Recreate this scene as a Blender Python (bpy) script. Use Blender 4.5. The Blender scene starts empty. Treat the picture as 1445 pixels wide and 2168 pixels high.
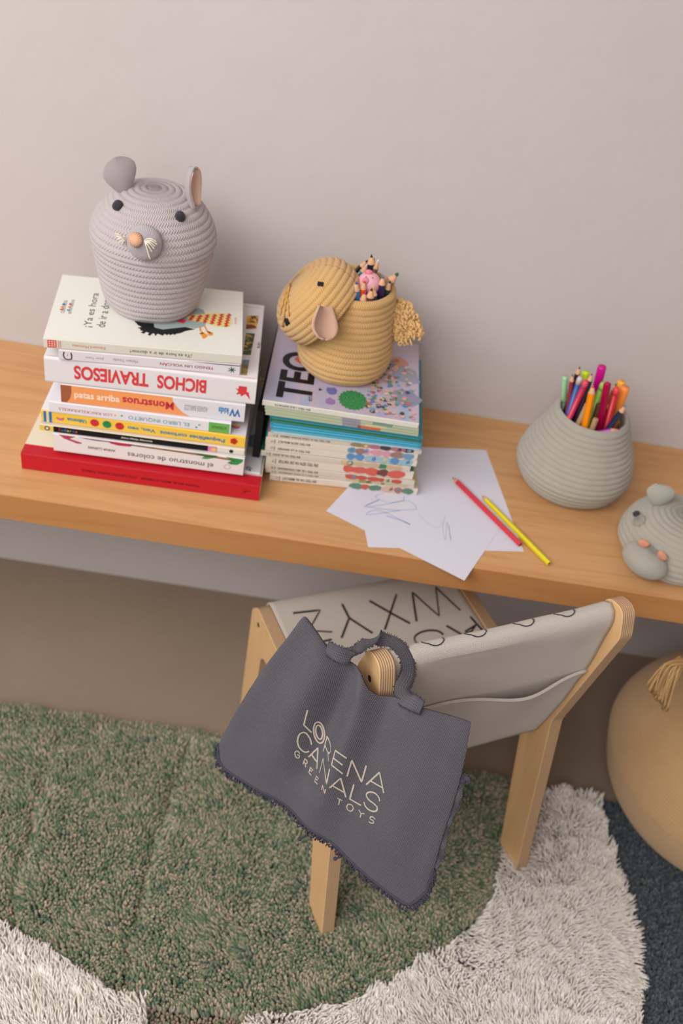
import bpy, bmesh, math, random
import numpy as np
from mathutils import Vector, Matrix, noise
from mathutils.bvhtree import BVHTree
random.seed(7); RNG = np.random.default_rng(11)
SC = bpy.context.scene
COL = SC.collection
PI = math.pi
# ------------------------------------------------------------------ camera
IW, IH = 1445, 2168
FPX = 2100.0
PITCH, ROLL, YAW = math.radians(40), math.radians(10.68), math.radians(-2.73)
CAM = Vector((0.0, -1.408, 1.438))
_f = Vector((-math.sin(YAW)*math.cos(PITCH), math.cos(YAW)*math.cos(PITCH), -math.sin(PITCH)))
_r = Vector((math.cos(YAW), math.sin(YAW), 0)); _u = _r.cross(_f)
_c, _s = math.cos(ROLL), math.sin(ROLL)
CR = _c*_r + _s*_u; CU = -_s*_r + _c*_u
cd = bpy.data.cameras.new('camera'); cam = bpy.data.objects.new('camera', cd); COL.objects.link(cam)
cd.sensor_fit = 'VERTICAL'; cd.sensor_height = 36.0; cd.lens = 36.0*FPX/IH
cam.matrix_world = Matrix(((CR.x, CU.x, -_f.x, CAM.x), (CR.y, CU.y, -_f.y, CAM.y), (CR.z, CU.z, -_f.z, CAM.z), (0, 0, 0, 1)))
cd.clip_start = .05; cd.clip_end = 30
cd.dof.use_dof = True; cd.dof.focus_distance = 1.10; cd.dof.aperture_fstop = 4.0
SC.camera = cam
def ray(px, py): return (_f + CR*((px-IW/2)/FPX) - CU*((py-IH/2)/FPX))
def at(px, py, ax, val):
    d = ray(px, py); return CAM + d*((val-CAM[ax])/d[ax])
# ------------------------------------------------------------------ light
wd = bpy.data.worlds.new('room_ambient'); SC.world = wd; wd.use_nodes = True
wd.node_tree.nodes['Background'].inputs[0].default_value = (1.0, .985, .975, 1)
wd.node_tree.nodes['Background'].inputs[1].default_value = .68
def area(name, loc, target, sx, sy, power, col):
    l = bpy.data.lights.new(name, 'AREA'); l.shape = 'RECTANGLE'; l.size = sx; l.size_y = sy; l.energy = power; l.color = col
    o = bpy.data.objects.new(name, l); COL.objects.link(o); o.location = loc
    o.rotation_euler = (Vector(target)-Vector(loc)).to_track_quat('-Z', 'Y').to_euler(); return o
area('window_daylight', (-1.05, -1.75, 2.5), (.05, -.3, .5), 2.7, 1.7, 118, (1.0, .985, .975))
SC.view_settings.view_transform = 'Standard'; SC.view_settings.look = 'None'
SC.view_settings.gamma = 1.0; SC.view_settings.use_curve_mapping = False; SC.view_settings.exposure = -0.12
try:
    SC.cycles.use_denoising = True
    SC.cycles.max_bounces = 8
except Exception: pass
# ------------------------------------------------------------------ helpers
def srgb(r, g, b):
    f = lambda c: (c/255/12.92) if c/255 <= .04045 else ((c/255+.055)/1.055)**2.4
    return (f(r), f(g), f(b))
class NT:
    def __init__(s, name, rough=.6, spec=.3, sheen=0.0):
        s.m = bpy.data.materials.new(name); s.m.use_nodes = True; s.t = s.m.node_tree
        s.b = s.t.nodes['Principled BSDF']; s.b.inputs['Roughness'].default_value = rough
        s.b.inputs['Specular IOR Level'].default_value = spec
        if sheen: s.b.inputs['Sheen Weight'].default_value = sheen
    def n(s, typ, **kw):
        nd = s.t.nodes.new(typ)
        for k, v in kw.items():
            if k in nd.inputs.keys(): nd.inputs[k].default_value = v
            else: setattr(nd, k, v)
        return nd
    def l(s, a, b): s.t.links.new(a, b)
    def math(s, op, a, b=None):
        nd = s.t.nodes.new('ShaderNodeMath'); nd.operation = op
        for i, q in enumerate((a, b)):
            if q is None: continue
            if isinstance(q, (int, float)): nd.inputs[i].default_value = q
            else: s.l(q, nd.inputs[i])
        return nd.outputs[0]
    def mix(s, fac, a, b):
        nd = s.t.nodes.new('ShaderNodeMix'); nd.data_type = 'RGBA'
        for i, q in ((0, fac), (6, a), (7, b)):
            if isinstance(q, tuple): nd.inputs[i].default_value = (*q, 1) if len(q) == 3 else q
            elif isinstance(q, (int, float)): nd.inputs[i].default_value = q
            else: s.l(q, nd.inputs[i])
        return nd.outputs[2]
    def coord(s, kind='Object', scale=(1, 1, 1), rot=(0, 0, 0)):
        tc = s.t.nodes.new('ShaderNodeTexCoord'); mp = s.t.nodes.new('ShaderNodeMapping')
        mp.inputs['Scale'].default_value = scale; mp.inputs['Rotation'].default_value = rot
        s.l(tc.outputs[kind], mp.inputs['Vector']); return mp.outputs[0]
    def noise(s, vec, scale, detail=3, rough=.5, dist=0):
        nd = s.t.nodes.new('ShaderNodeTexNoise'); nd.inputs['Scale'].default_value = scale
        nd.inputs['Detail'].default_value = detail; nd.inputs['Roughness'].default_value = rough; nd.inputs['Distortion'].default_value = dist
        s.l(vec, nd.inputs['Vector']); return nd.outputs[0]
    def ramp(s, fac, stops):
        nd = s.t.nodes.new('ShaderNodeValToRGB'); cr = nd.color_ramp
        while len(cr.elements) < len(stops): cr.elements.new(.5)
        for e, (p, c) in zip(cr.elements, stops): e.position = p; e.color = (*c, 1)
        s.l(fac, nd.inputs[0]); return nd.outputs[0]
    def bump(s, h, dist, strength=1.0):
        nd = s.t.nodes.new('ShaderNodeBump'); nd.inputs['Distance'].default_value = dist; nd.inputs['Strength'].default_value = strength
        s.l(h, nd.inputs['Height']); s.l(nd.outputs[0], s.b.inputs['Normal']); return nd
    def col(s, c):
        if isinstance(c, tuple): s.b.inputs['Base Color'].default_value = (*c, 1)
        else: s.l(c, s.b.inputs['Base Color'])
_plain = {}
def plain(c, rough=.5, spec=.3, name=None):
    k = (tuple(round(x, 4) for x in c), rough, spec)
    if k not in _plain:
        q = NT(name or 'paint', rough, spec)
        v = q.coord('Object'); nz = q.noise(v, 90, 2)
        q.col(q.mix(q.math('MULTIPLY', nz, .12), c, tuple(x*.8 for x in c)))
        _plain[k] = q.m
    return _plain[k]
def m_wall():
    q = NT('plaster', .85, .15); v = q.coord('Object')
    n1 = q.noise(v, 2.2, 5, .6, .6); n2 = q.noise(v, 11, 4, .6)
    c = q.mix(n1, srgb(197, 189, 187), srgb(186, 177, 175)); c = q.mix(q.math('MULTIPLY', n2, .3), c, srgb(204, 198, 195))
    n3 = q.noise(v, 5.5, 6, .7, 1.2); c = q.mix(q.math('MULTIPLY', n3, .35), c, srgb(206, 196, 190)); q.col(c); q.bump(q.noise(v, 30, 5), .0018, .45); return q.m
def m_floor():
    q = NT('microcement', .6, .3); v = q.coord('Object')
    c = q.mix(q.noise(v, 4, 5, .6, .8), srgb(156, 138, 120), srgb(138, 120, 102)); q.col(c); q.bump(q.noise(v, 60, 4), .0008, .3); return q.m
def m_oak(k=(1, 1, 1), nm='oak_veneer'):
    q = NT(nm, .42, .35); v = q.coord('Object', (1.2, 14, 14))
    n1 = q.noise(v, 3.0, 6, .62, .9); v2 = q.coord('Object', (5, 260, 260)); n2 = q.noise(v2, 2.0, 4, .6, .3)
    v3 = q.coord('Object', (.9, 5.5, 5.5)); n3 = q.noise(v3, 2, 3, .5, 2.2)
    c = q.ramp(n1, [(.25, srgb(186, 136, 88)), (.5, srgb(212, 164, 114)), (.75, srgb(222, 176, 126))])
    c = q.mix(q.math('MULTIPLY', n3, .45), c, srgb(192, 140, 88))
    c = q.mix(q.math('MULTIPLY', n2, .35), c, srgb(166, 114, 68)); c = q.mix(0.0 if k == (1, 1, 1) else .55, c, k); q.col(c); q.bump(n2, .0004, .3); return q.m
def m_birch(name='birch_face'):
    q = NT(name, .5, .3); v = q.coord('Object', (9, 9, 1.5)); n1 = q.noise(v, 4, 5, .6, .8)
    c = q.mix(n1, srgb(224, 184, 136), srgb(206, 160, 108)); q.col(c); q.bump(q.noise(q.coord('Object', (300, 300, 10)), 2, 3), .0002, .3); return q.m
def m_ply():
    q = NT('plywood_edge', .6, .25); v = q.coord('Object')
    sp = q.t.nodes.new('ShaderNodeSeparateXYZ'); q.l(v, sp.inputs[0])
    w = q.math('SINE', q.math('MULTIPLY', sp.outputs[0], 2*PI/.0029)); w = q.math('MULTIPLY_ADD', w, .5); w.node.inputs[2].default_value = .5
    n1 = q.noise(q.coord('Object', (800, 30, 30)), 1.0, 4, .6)
    c = q.mix(w, srgb(150, 112, 80), srgb(222, 190, 152)); c = q.mix(q.math('MULTIPLY', n1, .35), c, srgb(120, 84, 56))
    q.col(c); q.bump(w, .0002, .3); return q.m
def m_rope(name, c1, c2, stitch=1.0, depth=.0011):
    q = NT(name, .95, .1, .25); uv = q.coord('UV'); sp = q.t.nodes.new('ShaderNodeSeparateXYZ'); q.l(uv, sp.inputs[0])
    f = q.math('FRACT', sp.outputs[1]); tri = q.math('ABSOLUTE', q.math('SUBTRACT', f, .5))
    ph = q.math('ADD', q.math('MULTIPLY', sp.outputs[0], 1.0), q.math('MULTIPLY', tri, 1.9))
    wv = q.math('SINE', q.math('MULTIPLY', ph, 2*PI))
    ob = q.coord('Object'); fz = q.noise(ob, 900, 3, .7); lg = q.noise(ob, 60, 3)
    hgt = q.math('ADD', q.math('MULTIPLY', wv, .5), q.math('MULTIPLY', fz, .9))
    c = q.mix(lg, c1, c2); c = q.mix(q.math('MULTIPLY', fz, .5), c, tuple(min(1, x*1.18) for x in c1)); q.col(c)
    q.bump(hgt, depth*.85, .9); return q.m
def m_weave(name, c1, c2, pitch=.0022, depth=.0006, speck=.5, c3=None):
    q = NT(name, .95, .08, .2); uv = q.coord('UV'); sp = q.t.nodes.new('ShaderNodeSeparateXYZ'); q.l(uv, sp.inputs[0])
    a = q.math('SINE', q.math('MULTIPLY', sp.outputs[0], 2*PI/pitch)); b = q.math('SINE', q.math('MULTIPLY', sp.outputs[1], 2*PI/pitch))
    wv = q.math('MULTIPLY', a, b); ab = q.math('ABSOLUTE', wv)
    fz = q.noise(uv, 1.1/pitch, 3, .7); lg = q.noise(uv, 30, 3)
    hgt = q.math('ADD', q.math('POWER', ab, .6), q.math('MULTIPLY', fz, .35))
    fac = q.math('MULTIPLY_ADD', ab, speck); fac.node.inputs[2].default_value = .0
    c = q.mix(fac, c1, c2); c = q.mix(q.math('MULTIPLY', fz, .6), c, c3 or c2); c = q.mix(q.math('MULTIPLY', lg, .3), c, c1)
    q.col(c); q.bump(hgt, depth, 1.0); return q.m
def m_tuft(name, stops, rough=.95):
    q = NT(name, rough, .08, .3); a = q.t.nodes.new('ShaderNodeAttribute'); a.attribute_name = 'tuft'
    sp = q.t.nodes.new('ShaderNodeSeparateColor'); q.l(a.outputs['Color'], sp.inputs[0])
    c = q.ramp(sp.outputs[0], stops); q.col(c); q.bump(q.noise(q.coord('Object'), 1400, 2), .0006, .6); return q.m

class MB:
    def __init__(s): s.v = []; s.f = []; s.m = []; s.uv = {}
    def add(s, vs, fs, mi=0, uvs=None):
        o = len(s.v); s.v += [tuple(q) for q in vs]
        for f in fs: s.f.append(tuple(i+o for i in f)); s.m.append(mi)
        if uvs:
            for i, t in enumerate(uvs): s.uv[o+i] = t
        return s
    def box(s, x0, y0, z0, x1, y1, z1, mi=0):
        return s.add([(x0,y0,z0),(x1,y0,z0),(x1,y1,z0),(x0,y1,z0),(x0,y0,z1),(x1,y0,z1),(x1,y1,z1),(x0,y1,z1)],
                     [(0,3,2,1),(4,5,6,7),(0,1,5,4),(1,2,6,5),(2,3,7,6),(3,0,4,7)], mi)
    def tube(s, pts, r, n=8, mi=0, flat=None, wdir=None, cap=True):
        pts = [Vector(p) for p in pts]; N = len(pts); vs = []; prev = None; acc = 0; uvs = []
        for i, p in enumerate(pts):
            d = (pts[min(i+1, N-1)]-pts[max(i-1, 0)])
            if d.length < 1e-9: d = Vector((0, 0, 1))
            d.normalize()
            if i: acc += (p-pts[i-1]).length
            if wdir is not None: a = Vector(wdir) - d*d.dot(Vector(wdir))
            elif prev is None: a = d.orthogonal()
            else: a = prev - d*d.dot(prev)
            a.normalize(); prev = a; b = d.cross(a)
            rr = r[i] if isinstance(r, (list, tuple)) else r
            fb = 1.0 if flat is None else flat
            for k in range(n):
                t = 2*PI*k/n; vs.append(p + a*math.cos(t)*rr + b*math.sin(t)*rr*fb); uvs.append((k/n*2*PI*rr*.6, acc))
        fs = [(i*n+k, i*n+(k+1) % n, (i+1)*n+(k+1) % n, (i+1)*n+k) for i in range(N-1) for k in range(n)]
        if cap: fs += [tuple(range(n))[::-1], tuple((N-1)*n+k for k in range(n))]
        return s.add(vs, fs, mi, uvs)
    def sphere(s, c, r, nu=20, nv=12, mi=0, M=None):
        c = Vector(c); r = (r, r, r) if isinstance(r, (int, float)) else r; vs = []; uvs = []
        for j in range(nv+1):
            for i in range(nu+1):
                a = 2*PI*i/nu; e = -PI/2+PI*j/nv
                q = Vector((r[0]*math.cos(a)*math.cos(e), r[1]*math.sin(a)*math.cos(e), r[2]*math.sin(e)))
                if M is not None: q = M @ q
                vs.append(c+q); uvs.append((i/nu*52, j/nv*7))
        W = nu+1
        fs = [(j*W+i, j*W+i+1, (j+1)*W+i+1, (j+1)*W+i) for j in range(nv) for i in range(nu)]
        return s.add(vs, fs, mi, uvs)
    def build(s, name, mats, parent=None, smooth=True, bevel=0, seg=2, merge=False, solid=0):
        me = bpy.data.meshes.new(name); me.from_pydata([tuple(q) for q in s.v], [], s.f)
        mats = mats if isinstance(mats, (list, tuple)) else [mats]
        for m in mats: me.materials.append(m)
        me.polygons.foreach_set('material_index', s.m)
        me.polygons.foreach_set('use_smooth', [bool(smooth)]*len(s.f))
        if s.uv:
            ul = me.uv_layers.new(name='UVMap'); li = np.zeros(len(me.loops), int); me.loops.foreach_get('vertex_index', li)
            arr = np.zeros((len(s.v), 2)); 
            for k, t in s.uv.items(): arr[k] = t
            ul.data.foreach_set('uv', arr[li].ravel())
        if merge:
            bm = bmesh.new(); bm.from_mesh(me); bmesh.ops.remove_doubles(bm, verts=bm.verts, dist=1e-5); bmesh.ops.recalc_face_normals(bm, faces=bm.faces); bm.to_mesh(me); bm.free()
        o = bpy.data.objects.new(name, me); COL.objects.link(o)
        if parent is not None: o.parent = parent
        if bevel:
            b = o.modifiers.new('bevel', 'BEVEL'); b.width = bevel; b.segments = seg; b.limit_method = 'ANGLE'; b.angle_limit = .6
        if solid:
            b = o.modifiers.new('solid', 'SOLIDIFY'); b.thickness = solid; b.offset = -1
        return o
def thing(name, label, cat, loc=(0, 0, 0), rz=0, group=None):
    o = bpy.data.objects.new(name, None); COL.objects.link(o); o.location = loc; o.rotation_euler = (0, 0, rz); o.empty_display_size = .03
    return tag(o, label, cat, group)
def tag(o, label, cat, group=None):
    o['label'] = label; o['category'] = cat
    if group: o['group'] = group
    return o
def struct(o): o['kind'] = 'structure'; return o
def catmull(P, k=8):
    P = [Vector(p) for p in P]; Q = [P[0]]+P+[P[-1]]; r = []
    for i in range(1, len(Q)-2):
        p0, p1, p2, p3 = Q[i-1], Q[i], Q[i+1], Q[i+2]
        for j in range(k):
            t = j/k; r.append(.5*((2*p1)+(-p0+p2)*t+(2*p0-5*p1+4*p2-p3)*t*t+(-p0+3*p1-3*p2+p3)*t**3))
    r.append(P[-1]); return r
def resample(P, n):
    P = [Vector(p) for p in P]; L = [0]
    for a, b in zip(P, P[1:]): L.append(L[-1]+(b-a).length)
    out = []; j = 0
    for i in range(n):
        t = L[-1]*i/(n-1)
        while j < len(P)-2 and L[j+1] < t: j += 1
        d = L[j+1]-L[j]; out.append(P[j].lerp(P[j+1], 0 if d < 1e-12 else min(1, max(0, (t-L[j])/d))))
    return out
def fillet(pts, k=5):      # pts: (a, b, radius) polygon with rounded corners
    out = []; N = len(pts)
    for i in range(N):
        p = Vector(pts[i][:2]); r = pts[i][2]; a = Vector(pts[i-1][:2]); b = Vector(pts[(i+1) % N][:2])
        if r <= 0: out.append(p); continue
        u = (a-p).normalized(); v = (b-p).normalized(); ang = u.angle(v); d = min(r/math.tan(ang/2), (a-p).length*.48, (b-p).length*.48)
        s, e = p+u*d, p+v*d
        for j in range(k+1):
            t = j/k; out.append(s*(1-t)**2+p*2*t*(1-t)+e*t*t)
    return out
_tc = {}
def text2d(body, bold=0.0, res=2):
    if body in ('TEO', 'TRAVIESOS', 'BICHOS'): res = 8
    k = (body, bold)
    if k in _tc: return _tc[k]
    cu = bpy.data.curves.new('t', 'FONT'); cu.body = body; cu.size = 1; cu.offset = bold; cu.resolution_u = res
    ob = bpy.data.objects.new('t', cu); COL.objects.link(ob); bpy.context.view_layer.update()
    dg = bpy.context.evaluated_depsgraph_get(); me = bpy.data.meshes.new_from_object(ob.evaluated_get(dg))
    vs = [(v.co.x, v.co.y) for v in me.vertices]; fs = [tuple(p.vertices) for p in me.polygons]
    bpy.data.objects.remove(ob); bpy.data.curves.remove(cu); bpy.data.meshes.remove(me)
    x0 = min(v[0] for v in vs); x1 = max(v[0] for v in vs); y0 = min(v[1] for v in vs); y1 = max(v[1] for v in vs)
    vs = [((x-x0)/(x1-x0), (y-y0)/(y1-y0)) for x, y in vs]; _tc[k] = (vs, fs); return _tc[k]
def put_text(mb, body, mi, fn, bold=0.0):   # fn maps (0..1, 0..1) of the word's box to a point
    vs, fs = text2d(body, bold); mb.add([fn(x, y) for x, y in vs], fs, mi)
def bvh_of(o):
    dg = bpy.context.evaluated_depsgraph_get(); bpy.context.view_layer.update(); ev = o.evaluated_get(dg); me = ev.to_mesh()
    M = o.matrix_world; vs = [M @ v.co for v in me.vertices]; fs = [tuple(p.vertices) for p in me.polygons]; ev.to_mesh_clear()
    return BVHTree.FromPolygons(vs, fs)
def hit(bv, px, py, lift=0.0):
    d = ray(px, py).normalized(); h, n, i, t = bv.ray_cast(CAM, d)
    if h is None: return None, None
    if n.dot(d) > 0: n = -n
    return h+n*lift, n
def dense(P, step):
    P = [Vector(p) for p in P]; out = [P[0]]
    for a, b in zip(P, P[1:]):
        k = max(1, int((b-a).length/step))
        for j in range(1, k+1): out.append(a.lerp(b, j/k))
    return out
def rope(name, prof, pitch, amp, mat, parent, nst=90, nseg=144, M=None, sub=6, wob=.0):
    P = catmull([(r, z, 0) for r, z in prof], 10); L = sum((b-a).length for a, b in zip(P, P[1:])); nc = max(2, round(L/pitch)); n = nc*sub+1
    Q = resample(P, n); mb = MB(); vs = []; uvs = []
    for k, p in enumerate(Q):
        d = Q[min(k+1, n-1)]-Q[max(k-1, 0)]; nn = Vector((d.y, -d.x)).normalized()
        f = (k % sub)/sub; b = amp*math.sqrt(max(0, 1-(2*f-1)**2)) if k < n-1 else 0
        for i in range(nseg+1):
            a = 2*PI*i/nseg
            w = wob*noise.noise(Vector((math.cos(a)*1.7, math.sin(a)*1.7, p.y*22)))
            r = max(0, p.x+(nn.x*b)+(w if p.x > .01 else 0)); vs.append((r*math.cos(a), r*math.sin(a), p.y+nn.y*b)); uvs.append((i/nseg*nst, k/sub))
    W = nseg+1; fs = [(k*W+i, k*W+i+1, (k+1)*W+i+1, (k+1)*W+i) for k in range(n-1) for i in range(nseg)]
    mb.add([M @ Vector(v) for v in vs] if M is not None else vs, fs, 0, uvs)
    return mb.build(name, mat, parent)
def frame(n, up=(0, 0, 1)):
    n = Vector(n).normalized(); up = Vector(up); x = up.cross(n).normalized(); y = n.cross(x); return x, y, n
def wpos(o, p): # world point -> coordinates of a root placed without scale
    bpy.context.view_layer.update(); return o.matrix_world.inverted() @ Vector(p)

OAK = m_oak(); BIRCH = m_birch(); PLY = m_ply()
H = .514; TOPD = .384; TT = .0445
# ------------------------------------------------------------------ setting
struct(MB().box(-3, 0, 0, 1.82, .12, 2.7).build('wall_back', m_wall(), smooth=False))
struct(MB().box(-3, -3.2, -.1, 1.82, 0, 0).build('floor', m_floor(), smooth=False))
struct(MB().box(1.7, -3.2, 0, 1.82, 0, 2.7).build('wall_right_unseen', m_wall(), smooth=False))  # out-of-view wall, added to block ambient light from the right
struct(MB().box(-3, -3.2, 2.7, 1.82, .12, 2.8).build('ceiling_unseen', m_wall(), smooth=False))  # out-of-view ceiling, added to keep ambient light from coming in overhead
struct(MB().box(-3, -.004, H-.004, 1.7, 0, H+.0035).build('trim_1', plain(srgb(196, 188, 182), .6), smooth=False))
desk = thing('wall_desk', 'long light oak wall-mounted desk board running along the plaster wall', 'desk', (0, 0, H-TT))
MB().box(-1.25, -TOPD+.0012, 0, 1.35, -.004, TT).build('desk_top', OAK, desk, smooth=False, bevel=.0006)
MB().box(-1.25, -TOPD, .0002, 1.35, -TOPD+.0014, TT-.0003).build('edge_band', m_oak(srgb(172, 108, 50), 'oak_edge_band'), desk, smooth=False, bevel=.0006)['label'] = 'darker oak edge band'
for bx in (-1.1, 1.15):
    MB().box(bx-.02, -.30, -.10, bx+.02, -.001, 0).build('support_bracket', OAK, desk, smooth=False, bevel=.002)
# ------------------------------------------------------------------ books
def m_cover(name, c, rough=.38): return plain(c, rough, .4, name)
INK = plain(srgb(38, 36, 38), .5, .2, 'black_ink')
PAGES = NT('page_edges', .9, .1); _v = PAGES.coord('Object', (1, 1, 1))
_sp = PAGES.t.nodes.new('ShaderNodeSeparateXYZ'); PAGES.l(_v, _sp.inputs[0])
PAGES.col(PAGES.mix(PAGES.noise(PAGES.coord('Object', (3, 3, 2600)), 1, 2), srgb(232, 226, 216), srgb(186, 178, 168))); PAGES = PAGES.m
class Book:
    """a book lying flat; x along the spine, y from spine to fore-edge, z up"""
    def __init__(s, name, label, cat, x, y, z, yaw, ln, dp, th, cover, spine, group, board=.002, hang=.003, rnd=.0022, page=PAGES):
        s.L, s.D, s.T = ln, dp, th; s.mb = MB(); s.mats = [cover, spine]; s.pages = page
        s.root = thing(name, label, cat, (x, y, z), math.radians(yaw), group); b = board; r = min(rnd, th*.4)
        prof = [(dp, 0, 0)]+[(q.x, q.y, 1) for q in fillet([(0, 0, r), (0, th, r), (dp, th, 0), (dp, 0, 0)])[:12]]+[(dp, th, 0), (dp, th-b, 0), (b, th-b, 1), (b, b, 1), (dp, b, 0)]
        n = len(prof); vs = [(0, p[0], p[1]) for p in prof]+[(ln, p[0], p[1]) for p in prof]
        for i in range(n):
            j = (i+1) % n; a, c = prof[i], prof[j]
            sp = 1 if (max(a[0], c[0]) < .0045) else 0
            s.mb.add([vs[i], vs[j], vs[n+j], vs[n+i]], [(0, 3, 2, 1)], sp)
        for o, fl in ((0, False), (n, True)):
            f = tuple(range(n)); s.mb.add([vs[o+i] for i in range(n)], [f if not fl else f[::-1]], 1 if False else 0)
        s.b, s.hang = b, hang
    def mat(s, c, rough=.4):
        m = plain(c, rough) if isinstance(c, tuple) else c
        if m not in s.mats: s.mats.append(m)
        return s.mats.index(m)
    def sp(s, x, zf, e=.00025): return (x, -e, zf*s.T)                     # point on the spine
    def tp(s, x, y, e=.0002): return (x, y, s.T+e)                         # point on the cover
    def word(s, body, t0, t1, z0, z1, c, bold=0.0, up=False):
        mi = s.mat(c); x0, x1 = t0*s.L, t1*s.L
        if up: fn = lambda a, b: s.sp(x0+(x1-x0)*a, z0+(z1-z0)*b, .0003)
        else: fn = lambda a, b: s.sp(x1-(x1-x0)*a, z1-(z1-z0)*b, .0003)
        put_text(s.mb, body, mi, fn, bold)
    def patch(s, t0, t1, z0, z1, c, e=.0002):
        mi = s.mat(c); s.mb.add([s.sp(t0*s.L, z0, e), s.sp(t1*s.L, z0, e), s.sp(t1*s.L, z1, e), s.sp(t0*s.L, z1, e)], [(0, 1, 2, 3)], mi)
    def poly(s, pts, c, face='spine', e=.00025):
        mi = s.mat(c); fn = (lambda q: s.sp(q[0]*s.L, q[1], e)) if face == 'spine' else (lambda q: s.tp(q[0], q[1], e))
        vs = [fn(q) for q in pts]; s.mb.add(vs, [tuple(range(len(vs)))], mi)
    def disc(s, t, zf, r, c, e=.00025, n=14, face='spine', sq=1.0):
        if face == 'spine': pts = [(t+r*math.cos(2*PI*i/n)/s.L, zf+sq*r*math.sin(2*PI*i/n)/s.T) for i in range(n)]
        else: pts = [(t+r*math.cos(2*PI*i/n), zf+sq*r*math.sin(2*PI*i/n)) for i in range(n)]
        s.poly(pts, c, face, e)
    def stroke(s, pts, wd, c, face='spine', e=.0003):
        mi = s.mat(c); P = [Vector((q[0]*s.L, q[1]*s.T)) if face == 'spine' else Vector(q) for q in pts]; vs = []
        for i, p in enumerate(P):
            d = (P[min(i+1, len(P)-1)]-P[max(0, i-1)]).normalized(); nn = Vector((-d.y, d.x))*wd/2
            for q in (p+nn, p-nn): vs.append((q.x, -e, q.y) if face == 'spine' else (q.x, q.y, s.T+e))
        s.mb.add(vs, [(2*i, 2*i+1, 2*i+3, 2*i+2) for i in range(len(P)-1)], mi)
    def done(s):
        s.mb.build('cover', s.mats, s.root, smooth=False)
        MB().box(s.hang, s.b+.0003, s.b, s.L-s.hang, s.D-s.hang, s.T-s.b).build('page_block', s.pages, s.root, smooth=False)
        return s.root
WHT = srgb(226, 222, 222); z = H
GL = 'picture books stacked under the grey mouse basket'
# red hardcover at the bottom
B = Book('hardcover_book', 'large red-spined hardcover book with cream cover, bottommost of the left stack', 'book', -.406, -.3235, z, 1.7, .338, .245, .0285,
         m_cover('cream_cloth', srgb(226, 214, 190), .7), m_cover('red_cloth', srgb(190, 18, 36), .5), GL)
B.poly([(0, .0), (B.L, .0), (B.L, .022), (0, .022)], B.mats[1], 'top')
B.word("TINTIN EN EL MÓN D'HERGÉ   COL·LECCIÓ JORDI TARDÀ", .25, .747, .36, .56, srgb(92, 8, 18), .012)
B.stroke([(.93, .62), (.945, .68), (.937, .4), (.925, .38), (.93, .5), (.95, .55), (.965, .6)], .0006, INK)
B.done(); z += .0285
B = Book('picture_book', 'thin pale grey picture book lying directly on the red hardcover book', 'book', -.334, -.300, z+.0002, 2.0, .262, .225, .0048,
         m_cover('pale_grey_card', srgb(206, 206, 212)), m_cover('pale_grey_spine', srgb(214, 212, 216)), GL, board=.0008, hang=.0008)
B.stroke([(B.L-.021, .008), (B.L-.017, .012), (B.L-.013, .008), (B.L-.017, .003), (B.L-.021, .006), (B.L-.017, .009), (B.L-.014, .001)], .0014, INK, 'top')
B.poly([(B.L-.028, .060), (B.L-.004, .056), (B.L-.001, .075), (B.L-.010, .102), (B.L-.024, .085)], srgb(104, 132, 140), 'top')
B.poly([(B.L-.022, .04), (B.L-.006, .043), (B.L-.002, .056), (B.L-.02, .056)], srgb(196, 180, 150), 'top')
B.done(); z += .005
B = Book('picture_book', 'white-spined picture book with black handwritten title and painted red and green monster hands', 'book', -.362, -.3135, z+.0002, 2.2, .267, .235, .0308,
         m_cover('white_board', srgb(214, 208, 204)), m_cover('white_spine', srgb(226, 218, 214)), GL)
B.word("el monstruo de colores", .387, .839, .22, .50, INK, .0); B.word("ANNA LLENAS", .18, .323, .40, .54, INK, .01)
cc = [(.914+.016*math.cos(a*PI/9), .42+.13*math.sin(a*PI/9)) for a in range(19)]; 
for q in range(0, 18, 2): B.stroke(cc[q:q+2], .0009, INK)
B.poly([(.03, .985), (.12, .985), (.085, .82), (.15, .68), (.145, .62), (.125, .60), (.055, .8)], srgb(176, 66, 92))
B.poly([(.12, .985), (.33, .985), (.30, .93), (.22, .90), (.17, .93)], srgb(120, 96, 130))
B.poly([(.28, .985), (.42, .985), (.40, .83), (.34, .80), (.30, .86)], srgb(178, 52, 80))
B.poly([(.40, .985), (.80, .985), (.93, .93), (.93, .84), (.75, .86), (.42, .90)], srgb(196, 150, 118))
B.stroke([(.40, .93), (.55, .92), (.7, .90), (.82, .87), (.95, .84)], .0016, srgb(70, 56, 52))
B.poly([(.72, .985), (.86, .985), (.85, .86), (.80, .70), (.775, .70), (.79, .86)], srgb(60, 150, 84))
B.poly([(.90, .985), (.995, .97), (.99, .80), (.965, .60), (.93, .58), (.91, .66), (.935, .82)], srgb(52, 140, 74))
B.done(); z += .0312
B = Book('picture_book', 'black-spined picture book with a yellow spine end and small rainbow-coloured title', 'book', -.3805, -.3115, z+.0002, 3.0, .284, .24, .0100,
         m_cover('sand_board', srgb(208, 196, 176)), m_cover('cream_spine', srgb(222, 214, 200)), GL, board=.0014)
B.patch(0, .066, .03, .97, srgb(226, 196, 92)); B.patch(.066, .82, .03, .97, srgb(20, 18, 20)); B.patch(.82, .865, .03, .97, srgb(216, 130, 168))
B.disc(.036, .5, .0038, INK); B.disc(.036, .5, .0022, srgb(222, 214, 190), .0003)
for k, (ch, c) in enumerate(zip("Colores", ((200, 40, 90), (40, 130, 80), (60, 90, 170), (210, 180, 60), (90, 160, 70), (70, 80, 170), (200, 80, 40)))):
    B.word(ch, .09+k*.0135, .101+k*.0135, .28, .72 if k in (0, 2) else .62, srgb(*c), .03, True)
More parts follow.
